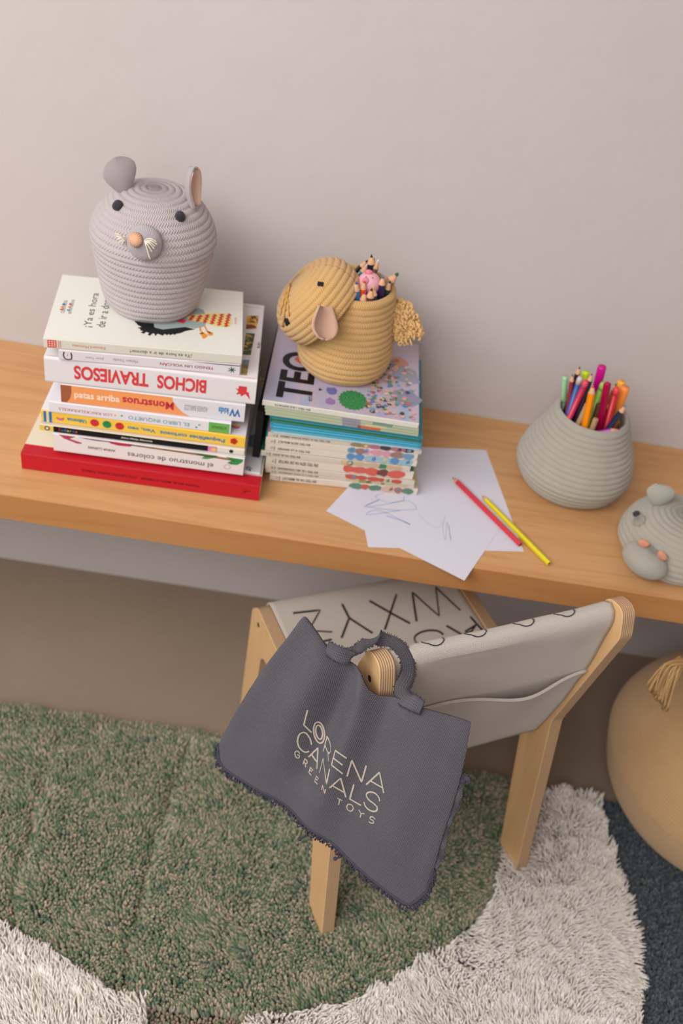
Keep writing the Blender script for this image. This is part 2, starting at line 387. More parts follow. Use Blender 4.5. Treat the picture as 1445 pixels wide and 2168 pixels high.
B.word("Aino-Maija Metsola", .393, .548, .3, .66, srgb(220, 214, 200), .02, True); B.disc(.848, .42, .0035, srgb(226, 190, 80), sq=.9)
B.disc(.935, .5, .003, INK); B.done(); z += .0102
B = Book('picture_book', 'yellow-spined board book with blue lettering and red and green fruit dots', 'book', -.380, -.3045, z+.0002, 2.5, .2825, .245, .0190,
         m_cover('white_gloss', srgb(226, 224, 228)), m_cover('yellow_spine', srgb(240, 196, 72)), GL, board=.0018)
B.patch(.012, .026, .02, .98, srgb(50, 110, 180)); B.patch(.038, .052, .02, .98, srgb(50, 110, 180)); B.patch(.026, .038, .02, .98, srgb(236, 210, 130))
BL = srgb(38, 128, 170)
B.word("Usborne", .127, .22, .32, .66, BL, .03); B.word("Veo, veo", .421, .558, .3, .66, BL, .03); B.word("Pequeñines curiosos", .58, .90, .24, .68, BL, .03)
for t, c in ((.26, srgb(206, 52, 54)), (.32, srgb(44, 138, 76)), (.382, srgb(206, 52, 54))):
    B.disc(t, .5, .0062, c); [B.disc(t+dx, .5+dz, .0007, INK, .0003) for dx, dz in ((-.008, .1), (.006, -.08), (.002, .16))]
B.disc(.093, .52, .0055, srgb(226, 90, 80), sq=.6); B.disc(.093, .62, .0045, srgb(240, 190, 90), .0003, sq=.4); B.disc(.093, .36, .004, srgb(190, 130, 180), .0003, sq=.35)
for a in range(5): B.disc(.945+.010*math.cos(a*1.257), .5+.16*math.sin(a*1.257), .0028, srgb(212, 60, 48))
x0 = B.L; B.disc(B.L-.016, .022, .0062, srgb(226, 86, 76), face='top', sq=.75); B.disc(B.L-.016, .024, .0055, srgb(240, 196, 92), .0003, face='top', sq=.35); B.disc(B.L-.016, .018, .0045, srgb(176, 130, 190), .0003, face='top', sq=.4)
B.disc(B.L-.027, .021, .0014, srgb(90, 150, 200), face='top')
B.done(); z += .0192
B = Book('picture_book', 'slim white-spined book with teal and red hand-lettered title and a green label', 'book', -.368, -.3065, z+.0002, 3.3, .249, .24, .0186,
         m_cover('white_gloss_b', srgb(224, 222, 228)), m_cover('white_spine_b', srgb(226, 222, 226)), GL, board=.0014)
B.word("LOS KRICKELKRAKELS", .054, .344, .32, .56, srgb(198, 84, 88)); B.word("EL LIBRO INQUIETO", .434, .77, .28, .66, srgb(60, 150, 164))
for t, zf, c in ((.362, .46, (236, 180, 90)), (.398, .5, (100, 170, 110)), (.81, .3, (40, 150, 180)), (.826, .55, (110, 180, 110))): B.disc(t, zf, .0016, srgb(*c))
B.patch(.878, .993, .06, .94, srgb(110, 176, 84)); B.word("KÓKINOS", .895, .975, .34, .66, srgb(40, 80, 36), .01)
B.done(); z += .0188
B = Book('picture_book', 'orange and white spined book with brown spine end under the thick white book', 'book', -.351, -.3045, z+.0002, 4.5, .249, .235, .0294,
         m_cover('white_gloss_c', srgb(222, 220, 226)), m_cover('white_spine_c', srgb(222, 218, 222)), GL, board=.002)
ORG = srgb(240, 156, 94)
B.poly([(.0, .02), (.70, .02), (.66, .2), (.63, .45), (.605, .75), (.60, .98), (0, .98)], ORG)
B.poly([(.0, .02), (.03, .03), (.048, .25), (.058, .6), (.058, .98), (0, .98)], srgb(164, 92, 62), e=.0003)
B.word("patas arriba", .073, .316, .24, .72, srgb(246, 226, 206), .02, True); B.word("Monstruos", .331, .611, .26, .70, srgb(196, 48, 68), .03)
B.word("AGNESE BARUZZI", .669, .796, .36, .66, srgb(150, 146, 152)); B.word("kids", .855, .91, .38, .74, srgb(40, 130, 190), .03); B.word("VV", .915, .977, .3, .72, srgb(30, 110, 178), .04)
B.done(); z += .0296
B = Book('hardcover_book', 'thick white hardcover book with large red capital title and photo strip on its cover', 'book', -.371, -.306, z+.0002, 4.9, .2815, .205, .0402,
         m_cover('white_gloss_d', srgb(226, 220, 222)), m_cover('white_spine_d', srgb(226, 220, 220)), GL, board=.0022, rnd=.004)
RED = srgb(214, 66, 70)
B.word("TRAVIESOS", .137, .487, .26, .80, RED, .035); B.word("BICHOS", .527, .761, .26, .80, RED, .035)
B.poly([(.90, .62), (.965, .5), (.975, .2), (.95, .42), (.93, .30), (.925, .40), (.905, .36), (.915, .5)], RED); B.patch(.915, .955, .52, .72, RED)
B.stroke([(.003, .004), (B.L-.003, .004)], .0006, srgb(206, 120, 126), 'top'); B.stroke([(.003, .196), (B.L-.003, .196)], .0008, srgb(216, 150, 150), 'top')
q = NT('photo_dunes', .4); q.col(q.ramp(q.noise(q.coord('Object'), 70, 3), [(.35, srgb(80, 70, 30)), (.6, srgb(160, 140, 76))])); mA = q.m
B.poly([(.2585, .010), (.2668, .010), (.2682, .0496), (.2585, .0474)], mA, 'top'); B.poly([(.2585, .036), (.2678, .037), (.2682, .0496), (.2585, .0474)], srgb(110, 140, 150), 'top', .0003)
q = NT('photo_leaves', .4); q.col(q.ramp(q.noise(q.coord('Object'), 120, 3, .5, 1), [(.42, srgb(34, 66, 34)), (.56, srgb(50, 96, 40)), (.62, srgb(226, 160, 40))])); B.poly([(.2585, .0613), (.2692, .0618), (.272, .1213), (.2590, .1196)], q.m, 'top')
q = NT('photo_bird', .4); q.col(q.ramp(q.noise(q.coord('Object'), 90, 2, .5, .5), [(.38, srgb(130, 40, 36)), (.48, srgb(80, 60, 30)), (.56, srgb(222, 158, 50)), (.7, srgb(232, 190, 90))])); B.poly([(.2583, .1303), (.2734, .1338), (.2749, .1729), (.2574, .1687)], q.m, 'top')
put_text(B.mb, "BLAU", B.mat(INK), lambda a, b: B.tp(.2805-.0035*b, .083+.016*a, .0003), .02)
B.done(); z += .0404
B = Book('picture_book', 'slim white-spined book with dark red title and a green leaf, second from top', 'book', -.350, -.3085, z+.0002, 7.7, .2365, .20, .0163,
         m_cover('white_gloss_e', srgb(222, 218, 222)), m_cover('white_spine_e', srgb(222, 216, 218)), GL, board=.001)
B.word("TENGO UN VOLCÁN", .553, .853, .3, .62, srgb(160, 52, 50), .01); B.word("Miriam Tirado", .294, .43, .36, .62, srgb(150, 146, 150)); B.word("Joan Turu", .147, .244, .36, .62, srgb(150, 146, 150))
B.stroke([(.03, .82), (.024, .5), (.032, .2), (.05, .12), (.068, .2), (.07, .5), (.066, .8)], .0016, INK); B.stroke([(.045, .4), (.05, .7)], .0004, srgb(200, 80, 90))
B.poly([(.70, .985), (.87, .90), (1.0, .90), (1.0, .985)], INK)
for k in range(7):
    a = k*.9; B.stroke([(.955, .5), (.955+.022*math.cos(a), .5+.3*math.sin(a))], .0012, srgb(60, 130, 70) if k % 2 else srgb(40, 60, 44))
B.done(); z += .0165
B = Book('picture_book', 'white picture book with a rooster drawing on its cover, topmost under the mouse basket', 'book', -.3686, -.3112, z+.0002, 8.0, .2565, .172, .0153,
         m_cover('ivory_gloss', srgb(228, 228, 218), .3), m_cover('ivory_spine', srgb(216, 212, 198), .3), GL, board=.0018)
BT = B
B.word("¡Ya es hora de ir a dormir!", .43, .743, .28, .68, srgb(52, 54, 44)); B.word("Edouard Monceau", .143, .306, .34, .62, srgb(226, 128, 90), .0)
B.patch(.02, .065, .14, .86, srgb(212, 76, 66)); [B.patch(.026+.013*i, .034+.013*i, .25+.2*j, .36+.2*j, srgb(236, 200, 190), .0003) for i in range(3) for j in range(3)]
B.patch(.073, .077, .16, .84, srgb(222, 130, 104)); B.patch(.082, .086, .16, .84, srgb(222, 130, 104))
TXT = srgb(60, 62, 52)
put_text(B.mb, "¡Ya es hora", B.mat(TXT), lambda a, b: B.tp(.0585-.0125*b, .036+.092*a)); put_text(B.mb, "de ir a dormir!", B.mat(TXT), lambda a, b: B.tp(.0738-.0115*b, .0385+.100*a))
for wd_, x_, y0_, y1_, c_ in (("cuentos", .0175, .066, .100, (110, 110, 112)), ("animados", .0262, .066, .104, (120, 118, 122)), ("", 0, 0, 0, (0, 0, 0))):
    if wd_: put_text(B.mb, wd_, B.mat(srgb(*c_)), lambda a, b: B.tp(x_-.0058*b, y0_+(y1_-y0_)*a))
for x_, y_, c_ in ((.0125, .075, (206, 70, 60)), (.0125, .082, (226, 150, 60)), (.0135, .089, (60, 90, 170)), (.0215, .075, (70, 140, 180)), (.022, .083, (220, 130, 60)), (.022, .091, (200, 70, 110))): B.disc(x_, y_, .0022, srgb(*c_), .0004, face='top')
B.poly([(0.11, 0.0621), (0.1158, 0.0532), (.1145, .0535), (0.1212, 0.0483), (.116, .0455), (0.1207, 0.0423), (.1195, .0395), (0.124, 0.0382), (.121, .034), (0.1256, 0.0315), (.128, .037), (0.1323, 0.0346), (.1305, .030), (0.1338, 0.0279), (.137, .035), (0.1392, 0.0339), (0.1407, 0.0283), (.1435, .035), (0.1462, 0.0333), (0.1504, 0.0308), (.1525, .036), (0.156, 0.033), (.158, .0365), (0.1601, 0.0336), (.1635, .0375), (.166, .0355), (0.1678, 0.0389), (0.1736, 0.0418), (0.1793, 0.0479), (0.1921, 0.0549), (0.1788, 0.0585), (0.1492, 0.0473), (0.1379, 0.0512), (0.1362, 0.0608), (.13, .075), (.118, .078)], srgb(26, 28, 30), 'top')
B.poly([(0.1363, 0.0601), (0.1391, 0.0495), (0.1493, 0.0466), (0.1788, 0.0585), (0.192, 0.0569), (0.2049, 0.0652), (0.2075, 0.0798), (.205, .095), (.2011, .1096), (.1937, .1125), (.186, .105), (.18, .09), (.165, .082), (.15, .075)], srgb(158, 172, 172), 'top', .0003)
B.poly([(.160, .074), (0.1677, 0.070), (0.1761, 0.0665), (0.1798, 0.0768), (.17, .08)], srgb(206, 60, 80), 'top', .0004)
SY, SR = srgb(232, 214, 130), srgb(206, 48, 46)
B.poly([(0.1784, 0.0847), (0.1839, 0.0775), (0.1963, 0.0757), (0.2067, 0.0735), (0.2192, 0.0677), (0.2316, 0.0679), (.240, .070), (.239, .0765), (0.243, 0.079), (.240, .086), (0.2414, 0.0921), (.236, .096), (0.2349, 0.1033), (0.2223, 0.1052), (0.2016, 0.0972), (0.1873, 0.0925)], SY, 'top', .0004)
for k in range(6):
    x_ = .184+k*.0098; lo = .078-.0018*k; hi = .0905+.0028*k; m_ = 5+k
    zz = [(x_+(.0022 if j % 2 else -.0012)+(j/m_)*.004, lo+(hi-lo)*j/m_) for j in range(m_+1)]; B.stroke(zz, .0046, SR, 'top', .0005)
OR2 = srgb(232, 150, 48)
for f_ in ([(.1985, .0618), (.1995, .052), (.2035, .046)], [(.2035, .046), (.1985, .0438)], [(.2045, .0655), (.2085, .053), (.214, .0475)]): B.stroke(f_, .0022, OR2, 'top', .0005)
B.poly([(.199, .047), (.2035, .0325), (.2065, .034), (.2098, .0423), (.2045, .048)], OR2, 'top', .0005); B.poly([(.2075, .052), (.211, .042), (.2159, .0433), (.2167, .0493), (.2115, .0525)], OR2, 'top', .0005)
put_text(B.mb, "ELMAR", B.mat(srgb(226, 130, 110)), lambda a, b: B.tp(.2485-.0035*b, .079+.018*a))
B.done(); z += .0155; ZTOP = z
# ---- slim black book on edge in the gap
bk = thing('notebook', 'slim black notebook standing on edge in the gap between the two book stacks', 'notebook', (-.0885, -.255, H+.0342), 0)
mm_ = MB().box(0, 0, 0, .0012, .235, .082).box(.0088, 0, 0, .010, .235, .082).box(0, -.001, 0, .010, .0004, .082); mm_.build('cover', plain((.009, .009, .010), .55), bk, smooth=False)
MB().box(.0014, .001, .002, .0086, .232, .080).build('page_block', plain((.02, .02, .02), .8), bk, smooth=False)
# ------------------------------------------------------------------ second stack
GT = 'thin picture books stacked under the yellow basket'
IV = srgb(216, 206, 192); IV2 = srgb(206, 196, 182)
rows = [ # x, y, yaw, thickness, spine colour, cover colour, words, lettering start/end, label
 (-.0590, -.2625, 4.9, .0115, IV, (200, 190, 150), "EN TEO VA AL MERCAT", .085, .31, 'thin ivory-spined book resting on the papers, bottommost of the right stack', .2215),
 (-.0664, -.2610, 4.2, .0060, IV2, (190, 200, 90), "EN TEO I LA SEVA GERMANA", .085, .35, 'very thin ivory-spined book with a lime cover edge, second from bottom in right stack', .222),
 (-.0677, -.2620, 4.0, .0088, IV2, (196, 170, 120), "EN TEO I EL SEU ANIVERSARI", .085, .35, 'thin ivory-spined book third from the bottom of the right stack', .222),
 (-.0678, -.2620, 4.4, .0148, IV, (60, 130, 90), "EN TEO SE'N VA DE VIATGE", .085, .35, 'thickest ivory-spined book in the right stack, fourth from the bottom', .218),
 (-.0760, -.2640, 4.4, .0090, IV2, (36, 90, 60), "EN TEO VA AL ZOO", .08, .26, 'ivory-spined book in the right stack sticking out furthest to the left', .2195),
 (-.0707, -.2630, 4.6, .0116, IV, (40, 110, 100), "EN TEO A LA GRANJA", .08, .29, 'ivory-spined book with a teal cover edge just above the one sticking out left', .222),
 (-.0712, -.2635, 4.4, .0114, IV, (50, 140, 150), "EN TEO ESTÀ MALALT", .08, .29, 'ivory-spined book third below the blue booklets in the right stack', .221),
 (-.0690, -.2630, 4.2, .0080, IV2, (196, 120, 120), "EN TEO VA A CASA D'UNA AMIGA", .08, .40, 'ivory-spined book directly under the blue booklets in the right stack', .2225)]
rows[6] = rows[6][:9]+('ivory-spined book second below the blue booklets in the right stack', .221)
zt = H+.0008
pal = [(190, 104, 100), (92, 130, 170), (84, 146, 140), (206, 172, 154), (200, 158, 172), (110, 154, 184), (72, 70, 76), (150, 106, 84), (208, 192, 110), (84, 140, 100), (212, 164, 136)]
sets = [[(190, 90, 84), (206, 172, 154), (96, 130, 110)], [(150, 150, 80), (196, 180, 150)], [(190, 84, 70), (76, 74, 84), (206, 180, 160)], [(86, 148, 136), (206, 96, 80), (110, 70, 60)], [(60, 130, 90), (196, 170, 140)], [(90, 140, 190), (110, 120, 160), (150, 180, 196)], [(206, 150, 168), (110, 150, 180), (150, 120, 110)], [(70, 66, 72), (176, 110, 130), (150, 130, 100)]]
rr = random.Random(5)
for k, (x, y, yw, th, sc_, cc_, wd_, a0, a1, lab, ln) in enumerate(rows):
    th *= 1.05
    B = Book('picture_book', lab, 'book', x, y, zt, yw, ln, .205, th, m_cover('printed_cover', srgb(*cc_), .35), m_cover('ivory_card', sc_, .5), GT, board=.0009, hang=.0008, rnd=.0014)
    B.word(wd_, a0, a1, .32, .70, INK, .015); B.patch(a0-.022, a0-.018, .2, .8, INK)
    B.word(str((31, 5, 8, 7, 26, 12, 19, 23)[k]), a0-.045, a0-.03, .36, .66, INK, .0)
    t = .50+rr.random()*.03; st_ = sets[k]
    while t < .90:
        w_ = .05+rr.random()*.10; c_ = rr.choice(st_); pts = []
        for j in range(10):
            an = 2*PI*j/10; pts.append((t+w_*(.5+.5*math.cos(an)*(.75+.25*rr.random())), min(.98, max(.02, .52+.62*math.sin(an)*(.6+.4*rr.random())))))
        B.poly(pts, srgb(*c_), e=.0002+.00002*rr.random()); t += w_*.72
        if rr.random() < .5: B.poly([(t-.03, .3), (t-.012, .1+.3*rr.random()), (t, .5), (t-.01, .9), (t-.025, .7)], srgb(*rr.choice(pal)), e=.00026)
    B.done(); zt += th+.0002
cy_ = [((150, 196, 206), (214, 150, 160)), ((58, 156, 186), (60, 160, 190)), ((66, 164, 196), (50, 150, 180)), ((52, 146, 180), (60, 160, 190)), ((44, 110, 70), (30, 90, 60)), ((36, 116, 130), (40, 130, 150))]
lb = ['pale blue booklet, lowest of the blue booklets in the right stack', 'bright blue booklet second from bottom of the blue booklets', 'bright blue booklet in the middle of the right stack, third of the blue ones',
      'bright blue booklet lying just under the dark green booklet', 'dark green booklet between the blue and dark teal booklets', 'dark teal booklet on top of the dark green booklet']
for k, (s1, s2) in enumerate(cy_):
    B = Book('booklet', lb[k], 'booklet', -.0655-.0008*k+.0006*(k % 2), -.2635-.001*k, zt, 3.8-.5*k, .2165, .208, .0053, m_cover('booklet_cover', srgb(*s2), .3), m_cover('booklet_spine', srgb(*s1), .3), 'thin blue and green booklets in the right stack', board=.0005, hang=.0006, rnd=.0009)
    B.patch(.02, .98, .30, .48, srgb(*[min(255, c+46) for c in s1])); B.done(); zt += .0055
gr_ = ['pale green-spined thin book just above the dark teal booklet', 'pale green-spined thin book in the middle of the three pale green ones', 'pale green-spined thin book directly below the one carrying the yellow basket']
for k in range(3):
    B = Book('picture_book', gr_[k], 'book', -.0755-.001*k, -.2690-.001*k, zt, 1.6-.3*k, .2165, .214, .0057, m_cover('green_cover', srgb(78, 132, 92), .35), m_cover('pale_green_spine', srgb(178, 188, 158), .5), GT, board=.0006, hang=.0006, rnd=.001)
    B.patch(.5, .62, .1, .9, srgb(150, 146, 160)); B.patch(.6+.05*k, .75+.04*k, .1, .9, srgb(*((196, 110, 80), (206, 196, 150), (120, 150, 140))[k])); B.done(); zt += .0059
q = NT('watercolour_cover', .3, .4); v_ = q.coord('Object'); q.col(q.mix(q.math('MULTIPLY', q.noise(v_, 38, 3), .8), q.ramp(q.noise(q.coord('Object', (28, 6, 1)), 1, 3, .5, .4), [(.3, srgb(140, 166, 190)), (.45, srgb(180, 164, 192)), (.55, srgb(196, 170, 182)), (.65, srgb(150, 168, 198))]), srgb(176, 180, 198)))
B = Book('picture_book', 'lavender watercolour picture book with huge black letters, carrying the yellow basket', 'book', -.0812, -.2725, zt, .8, .2185, .214, .0088, q.m, m_cover('ivory_card_b', srgb(216, 212, 200), .4), GT, board=.0010, hang=.0008, rnd=.0014)
B.word("EN TEO I ELS ESPORTS", .08, .305, .32, .66, INK, .01)
put_text(B.mb, "TEO", B.mat(srgb(24, 22, 26)), lambda a, b: B.tp(.067-.051*b, .013+.125*a, .0003), .03)
put_text(B.mb, "en", B.mat(INK), lambda a, b: B.tp(.0675-.0055*b, .0142+.012*a, .0003), .0)
def blob(cx, cy, r, c, e=.0004, sx=1, n=11, j=.25):
    B.poly([(cx+r*sx*math.cos(2*PI*i/n)*(1-j+2*j*rr.random()), cy+r*math.sin(2*PI*i/n)*(1-j+2*j*rr.random())) for i in range(n)], c, 'top', e)
q = NT('leafy_green', .5); q.col(q.ramp(q.noise(q.coord('Object'), 420, 3), [(.4, srgb(36, 110, 66)), (.6, srgb(70, 150, 90))])); 
B.poly([(.124+.0215*math.cos(2*PI*i/40)*(1 if i % 2 else .88), .033+.025*math.sin(2*PI*i/40)*(1 if i % 2 else .9)) for i in range(40)], q.m, 'top', .0005)
blob(.093, .048, .009, srgb(110, 110, 170)); blob(.092, .022, .008, srgb(150, 120, 170)); blob(.045, .118, .013, srgb(206, 96, 70)); blob(.20, .06, .02, srgb(140, 140, 160), .0003); blob(.196, .12, .024, srgb(150, 152, 170), .0003)
blob(.19, .155, .013, srgb(196, 140, 120)); blob(.172, .137, .008, srgb(50, 40, 40))
for k in range(270):
    cx, cy = .145+.066*rr.random(), .006+.15*rr.random()**.9
    if cx > .185 and rr.random() < .55: continue
    blob(cx, cy, .0016+.0024*rr.random(), srgb(*rr.choice(pal+[(226, 170, 150), (226, 180, 160), (222, 186, 170)])), .0006+.000002*k, n=7)
B.disc(.0765, .047, .004, srgb(40, 50, 60), .0004, 3, 'top'); B.done(); zt += .009; ZT2 = zt
# ------------------------------------------------------------------ papers and loose pencils
def sheet(name, label, P, zz, scrib, grp, droop=None):
    mb = MB(); n = 12; vs = []; P = [Vector(q) for q in P]
    for j in range(n+1):
        for i in range(n+1):
            a, b = i/n, j/n; q = (P[0]*(1-a)+P[1]*a)*(1-b)+(P[3]*(1-a)+P[2]*a)*b
            vs.append((q.x, q.y, zz))
    W = n+1; mb.add(vs, [(j*W+i, j*W+i+1, (j+1)*W+i+1, (j+1)*W+i) for j in range(n) for i in range(n)], 0)
    mats = [plain(srgb(213, 211, 222), .8, .15, 'paper')]
    for pts, wd_, c in scrib:
        m_ = plain(c, .9, .05, 'crayon'); 
        if m_ not in mats: mats.append(m_)
        Q = catmull([(x, y, 0) for x, y in pts], 6); V = []
        for i, p in enumerate(Q):
            d = (Q[min(i+1, len(Q)-1)]-Q[max(i-1, 0)]).normalized(); nn = Vector((-d.y, d.x, 0))*wd_/2
            V += [(p.x+nn.x, p.y+nn.y, zz+.00015), (p.x-nn.x, p.y-nn.y, zz+.00015)]
        mb.add(V, [(2*i, 2*i+1, 2*i+3, 2*i+2) for i in range(len(Q)-1)], mats.index(m_))
    o = mb.build(name, mats, smooth=False); return tag(o, label, 'paper', grp)
sheet('paper_sheet', 'blank white paper sheet lying under the scribbled sheet with the red pencil on it', [(.095, -.375), (.32, -.333), (.274, -.098), (.050, -.140)], H+.0003, [([(.236, -.205), (.262, -.212)], .0003, srgb(180, 180, 186))], 'drawing papers on the desk')
cb, cg = srgb(150, 172, 206), srgb(176, 176, 190)
sheet('paper_sheet', 'white paper with blue crayon scribbles, one corner over the desk edge', [(.030, -.312), (.231, -.4130), (.295, -.272), (.094, -.171)], H+.0006, [
  ([(0.0844, -0.2873), (0.1059, -0.2677), (0.0858, -0.289), (0.1168, -0.2753), (0.1482, -0.2593), (0.1618, -0.2746), (0.1382, -0.2844), (0.0894, -0.3063), (0.1069, -0.292), (0.1533, -0.3128)], .0011, cb),
  ([(.09, -.2885), (.12, -.287), (.138, -.2845)], .0014, cb), ([(.118, -.302), (.14, -.307), (.1535, -.313)], .0016, cb),
  ([(.112, -.25), (.10, -.262), (.118, -.27), (.14, -.262), (.143, -.25)], .0009, cb),
  ([(0.2056, -0.2791), (0.2014, -0.3073), (0.2051, -0.3344), (0.2081, -0.2938), (0.2129, -0.3337), (0.2106, -0.3011)], .0008, cg), ([(.165, -.285), (.18, -.305), (.195, -.31), (.2, -.295)], .0005, cg)], 'drawing papers on the desk')
WOOD = plain(srgb(214, 166, 128), .7, .2, 'pencil_wood')
def pencil(name, label, a, b, r, c, kind='pencil', group=None, lead=None, cat='pencil'):
    """from the blunt end a to the point b"""
    a, b = Vector(a), Vector(b); d = b-a; L = d.length; root = thing(name, label, cat, a, 0, group)
    x = d.normalized().orthogonal().normalized(); y = d.normalized().cross(x); dn = d.normalized()
    M = Matrix((x, y, dn)).transposed()
    root.rotation_euler = M.to_euler()
    def lathe(prof, n, mat, nm, ph=0, smooth=False, uneven=0):
        vs = []
        for k, (rr_, zz) in enumerate(prof):
            for i in range(n):
                t = 2*PI*(i+ph)/n; vs.append((rr_*math.cos(t), rr_*math.sin(t), zz+(uneven*math.cos(3*t) if k == 0 or uneven < 0 else 0)))
        mb = MB().add(vs, [(k*n+i, k*n+(i+1) % n, (k+1)*n+(i+1) % n, (k+1)*n+i) for k in range(len(prof)-1) for i in range(n)]+[tuple(range(n))[::-1], tuple((len(prof)-1)*n+i for i in range(n))])
        return mb.build(nm, mat, root, smooth=smooth)
    m_ = plain(c, .35, .45, 'lacquer')
    if kind in ('pencil', 'thick'):
        cone = .010+r*.6; ld = cone*.32
        lathe([(r*.96, 0), (r, .0006), (r, L-cone)], 6, m_, 'body')
        lathe([(r*.99, L-cone-.0002), (r*.98, L-cone+.0004), (r*.34, L-ld)], 12, WOOD, 'sharpened_wood', smooth=True)
        lathe([(r*.34, L-ld), (r*.05, L)] if kind == 'pencil' else [(r*.42, L-ld), (r*.36, L-ld*.4), (r*.1, L)], 10, plain(lead or c, .5, .3, 'lead'), 'lead', smooth=True)
        if a.z < H+.01: lathe([(r*.45, -.0003), (r*.45, .0002)], 10, INK, 'end_lead')
    elif kind == 'stick': lathe([(r, 0), (r, L-.0008), (r*.8, L)], 12, m_, 'body', smooth=False)
    elif kind == 'flat': lathe([(r, 0), (r, L-.001), (r*.85, L)], 4, m_, 'body', .5)
    elif kind == 'marker':
        lathe([(r*.92, 0), (r*.92, L-.045)], 14, plain(tuple(min(1, q*.55+.02) for q in c), .4), 'body', smooth=True)
        lathe([(r*.6, L-.0455), (r, L-.042), (r*1.02, L-.002), (r*.9, L)], 14, m_, 'cap', smooth=True)
        MB().box(r*.95, -r*.25, L-.036, r*1.32, r*.25, L-.002).build('pocket_clip', m_, root, smooth=False, bevel=.0004)
    elif kind == 'pen':
        lathe([(r*.8, 0), (r, .02), (r, L-.012)], 14, m_, 'body', smooth=True)
        lathe([(r*1.02, L-.012), (r*1.02, L-.004), (r*.7, L)], 14, plain(lead or tuple(min(1, q*1.3+.05) for q in c), .3), 'end_plug', smooth=True)
    return root
def lying(px0, px1, label, c, lead, r=.0038):
    p, q_ = at(*px1, 2, H+.001+r), at(*px0, 2, H+.001+r); return pencil('coloured_pencil', label, p, q_, r, c, 'pencil', 'loose pencils on the papers', lead)
lying((957, 1010), (1101, 1153), 'red pencil lying across the white papers', srgb(206, 48, 66), srgb(150, 40, 50))
lying((1018, 1048), (1162, 1193), 'yellow pencil lying on the papers beside the red pencil', srgb(222, 206, 24), srgb(216, 190, 40))
# ------------------------------------------------------------------ rope baskets
GREY_ROPE = m_rope('grey_rope', srgb(196, 184, 184), srgb(180, 168, 168))
TAN_ROPE = m_rope('mustard_rope', srgb(218, 176, 116), srgb(206, 160, 98))
SAGE_ROPE = m_rope('sage_rope', srgb(176, 171, 157), srgb(160, 155, 142), depth=.0008)
def m_knit(name, c): return m_weave(name, tuple(q*.8 for q in c), c, .012, .0003, .5)
KN_GREY = m_weave('grey_jersey', srgb(168, 160, 160), srgb(190, 182, 182), .0026, .0003, .5)
KN_PINK = m_weave('pink_jersey', srgb(222, 186, 168), srgb(232, 200, 184), .0026, .0003, .5)
KN_SAGE = m_weave('sage_jersey', srgb(164, 162, 150), srgb(182, 180, 168), .0026, .0003, .5)
KN_ROSE = m_weave('rose_jersey', srgb(206, 164, 140), srgb(220, 180, 158), .0026, .0005, .5)
PEACH = m_rope('peach_yarn', srgb(230, 180, 146), srgb(222, 168, 132)); DARK = m_rope('charcoal_yarn', srgb(58, 56, 60), srgb(44, 42, 46), depth=.0006); CREAMY = plain(srgb(226, 216, 200), .9, .1, 'cream_yarn')
def knot(mb, c, r, n, M=None, yarns=9):          # a round knob wound with yarn
    x, y, nn = frame(n); R = Matrix((x, y, nn)).transposed()
    mb.sphere(c, (r, r, r*.62), 18, 10, 0, R)
    for k in range(yarns):
        a = PI*k/yarns; P = []
        for j in range(11):
            e = -1.25+2.5*j/10; P.append(Vector(c)+R @ Vector((math.cos(a)*math.sin(e)*r*.98, math.sin(a)*math.sin(e)*r*.98, math.cos(e)*r*.66)))
        mb.tube(P, r*.11, 5)
def ear(parent, base, out, face, ht, wd, cup, m_out, m_in, fold=0.0, neck=.45, nm='ear'):
    """base point, direction it grows, direction its hollow faces"""
    out = Vector(out).normalized(); face = Vector(face); face = (face-out*out.dot(face)).normalized(); sx = out.cross(face)
    def surf(u, v, off):
        t = v; w = wd/2*(neck+(1-neck)*math.sin(min(1, t*1.25)*PI/2))*math.sqrt(max(0, 1-max(0, (t-.45)/.55)**2.4)) if t < 1 else 0
        x = u*w; z = -cup*(1-(u*u)*.9)*math.sin(min(1, t*1.05)*PI*.85+.3)+fold*abs(u)**1.5*wd*.5
        return Vector(base)+sx*x+out*(t*ht)+face*(z+off)
    def sheetm(off, k, fac=1.0):
        n = 14; vs = []; uvs = []
        for j in range(n+1):
            for i in range(n+1):
                u, v = (-1+2*i/n)*fac, j/n*fac+(1-fac)*.3; vs.append(surf(u, v, off)); uvs.append((u*wd/2, v*ht))
        W = n+1; return MB().add(vs, [(j*W+i, j*W+i+1, (j+1)*W+i+1, (j+1)*W+i) for j in range(n) for i in range(n)], 0, uvs)
    o = sheetm(0, 0).build(nm, m_out, parent); s = o.modifiers.new('s', 'SOLIDIFY'); s.thickness = .0032; s.offset = 0
    b = o.modifiers.new('sub', 'SUBSURF'); b.levels = 1; b.render_levels = 1
    i_ = sheetm(.0027, 0, .90).build('inner_ear', m_in, o); s = i_.modifiers.new('s', 'SOLIDIFY'); s.thickness = .0008; s.offset = 0
    return o
# --- mouse basket
MX, MY, MZ = -.2565, -.176, ZTOP
ms = thing('lidded_basket', 'grey rope basket with a mouse-face lid standing on the left book stack', 'basket', (MX, MY, MZ), 0, None)
rope('basket_body', [(0, .002), (.03, .001), (.054, .001), (.0605, .005), (.066, .018), (.0715, .042), (.0775, .075), (.0795, .095), (.0775, .097), (.074, .094)], .0088, .0021, GREY_ROPE, ms, 116, 150, wob=.0012)
ml = rope('lid', [(.0775, .0955), (.0815, .0985), (.0805, .110), (.074, .128), (.0635, .1435), (.048, .1565), (.030, .1635), (0, .1660)], .0086, .0021, GREY_ROPE, ms, 116, 150, wob=.0012)
bpy.context.view_layer.update(); bv = bvh_of(ml)
def loc(o, p): return Vector(p)-Vector(o.location)
for px in ((250, 436), (380, 459)):
    p, n = hit(bv, *px, .001); mb = MB(); knot(mb, loc(ms, p), .0072, n); mb.build('eye', DARK, ms)
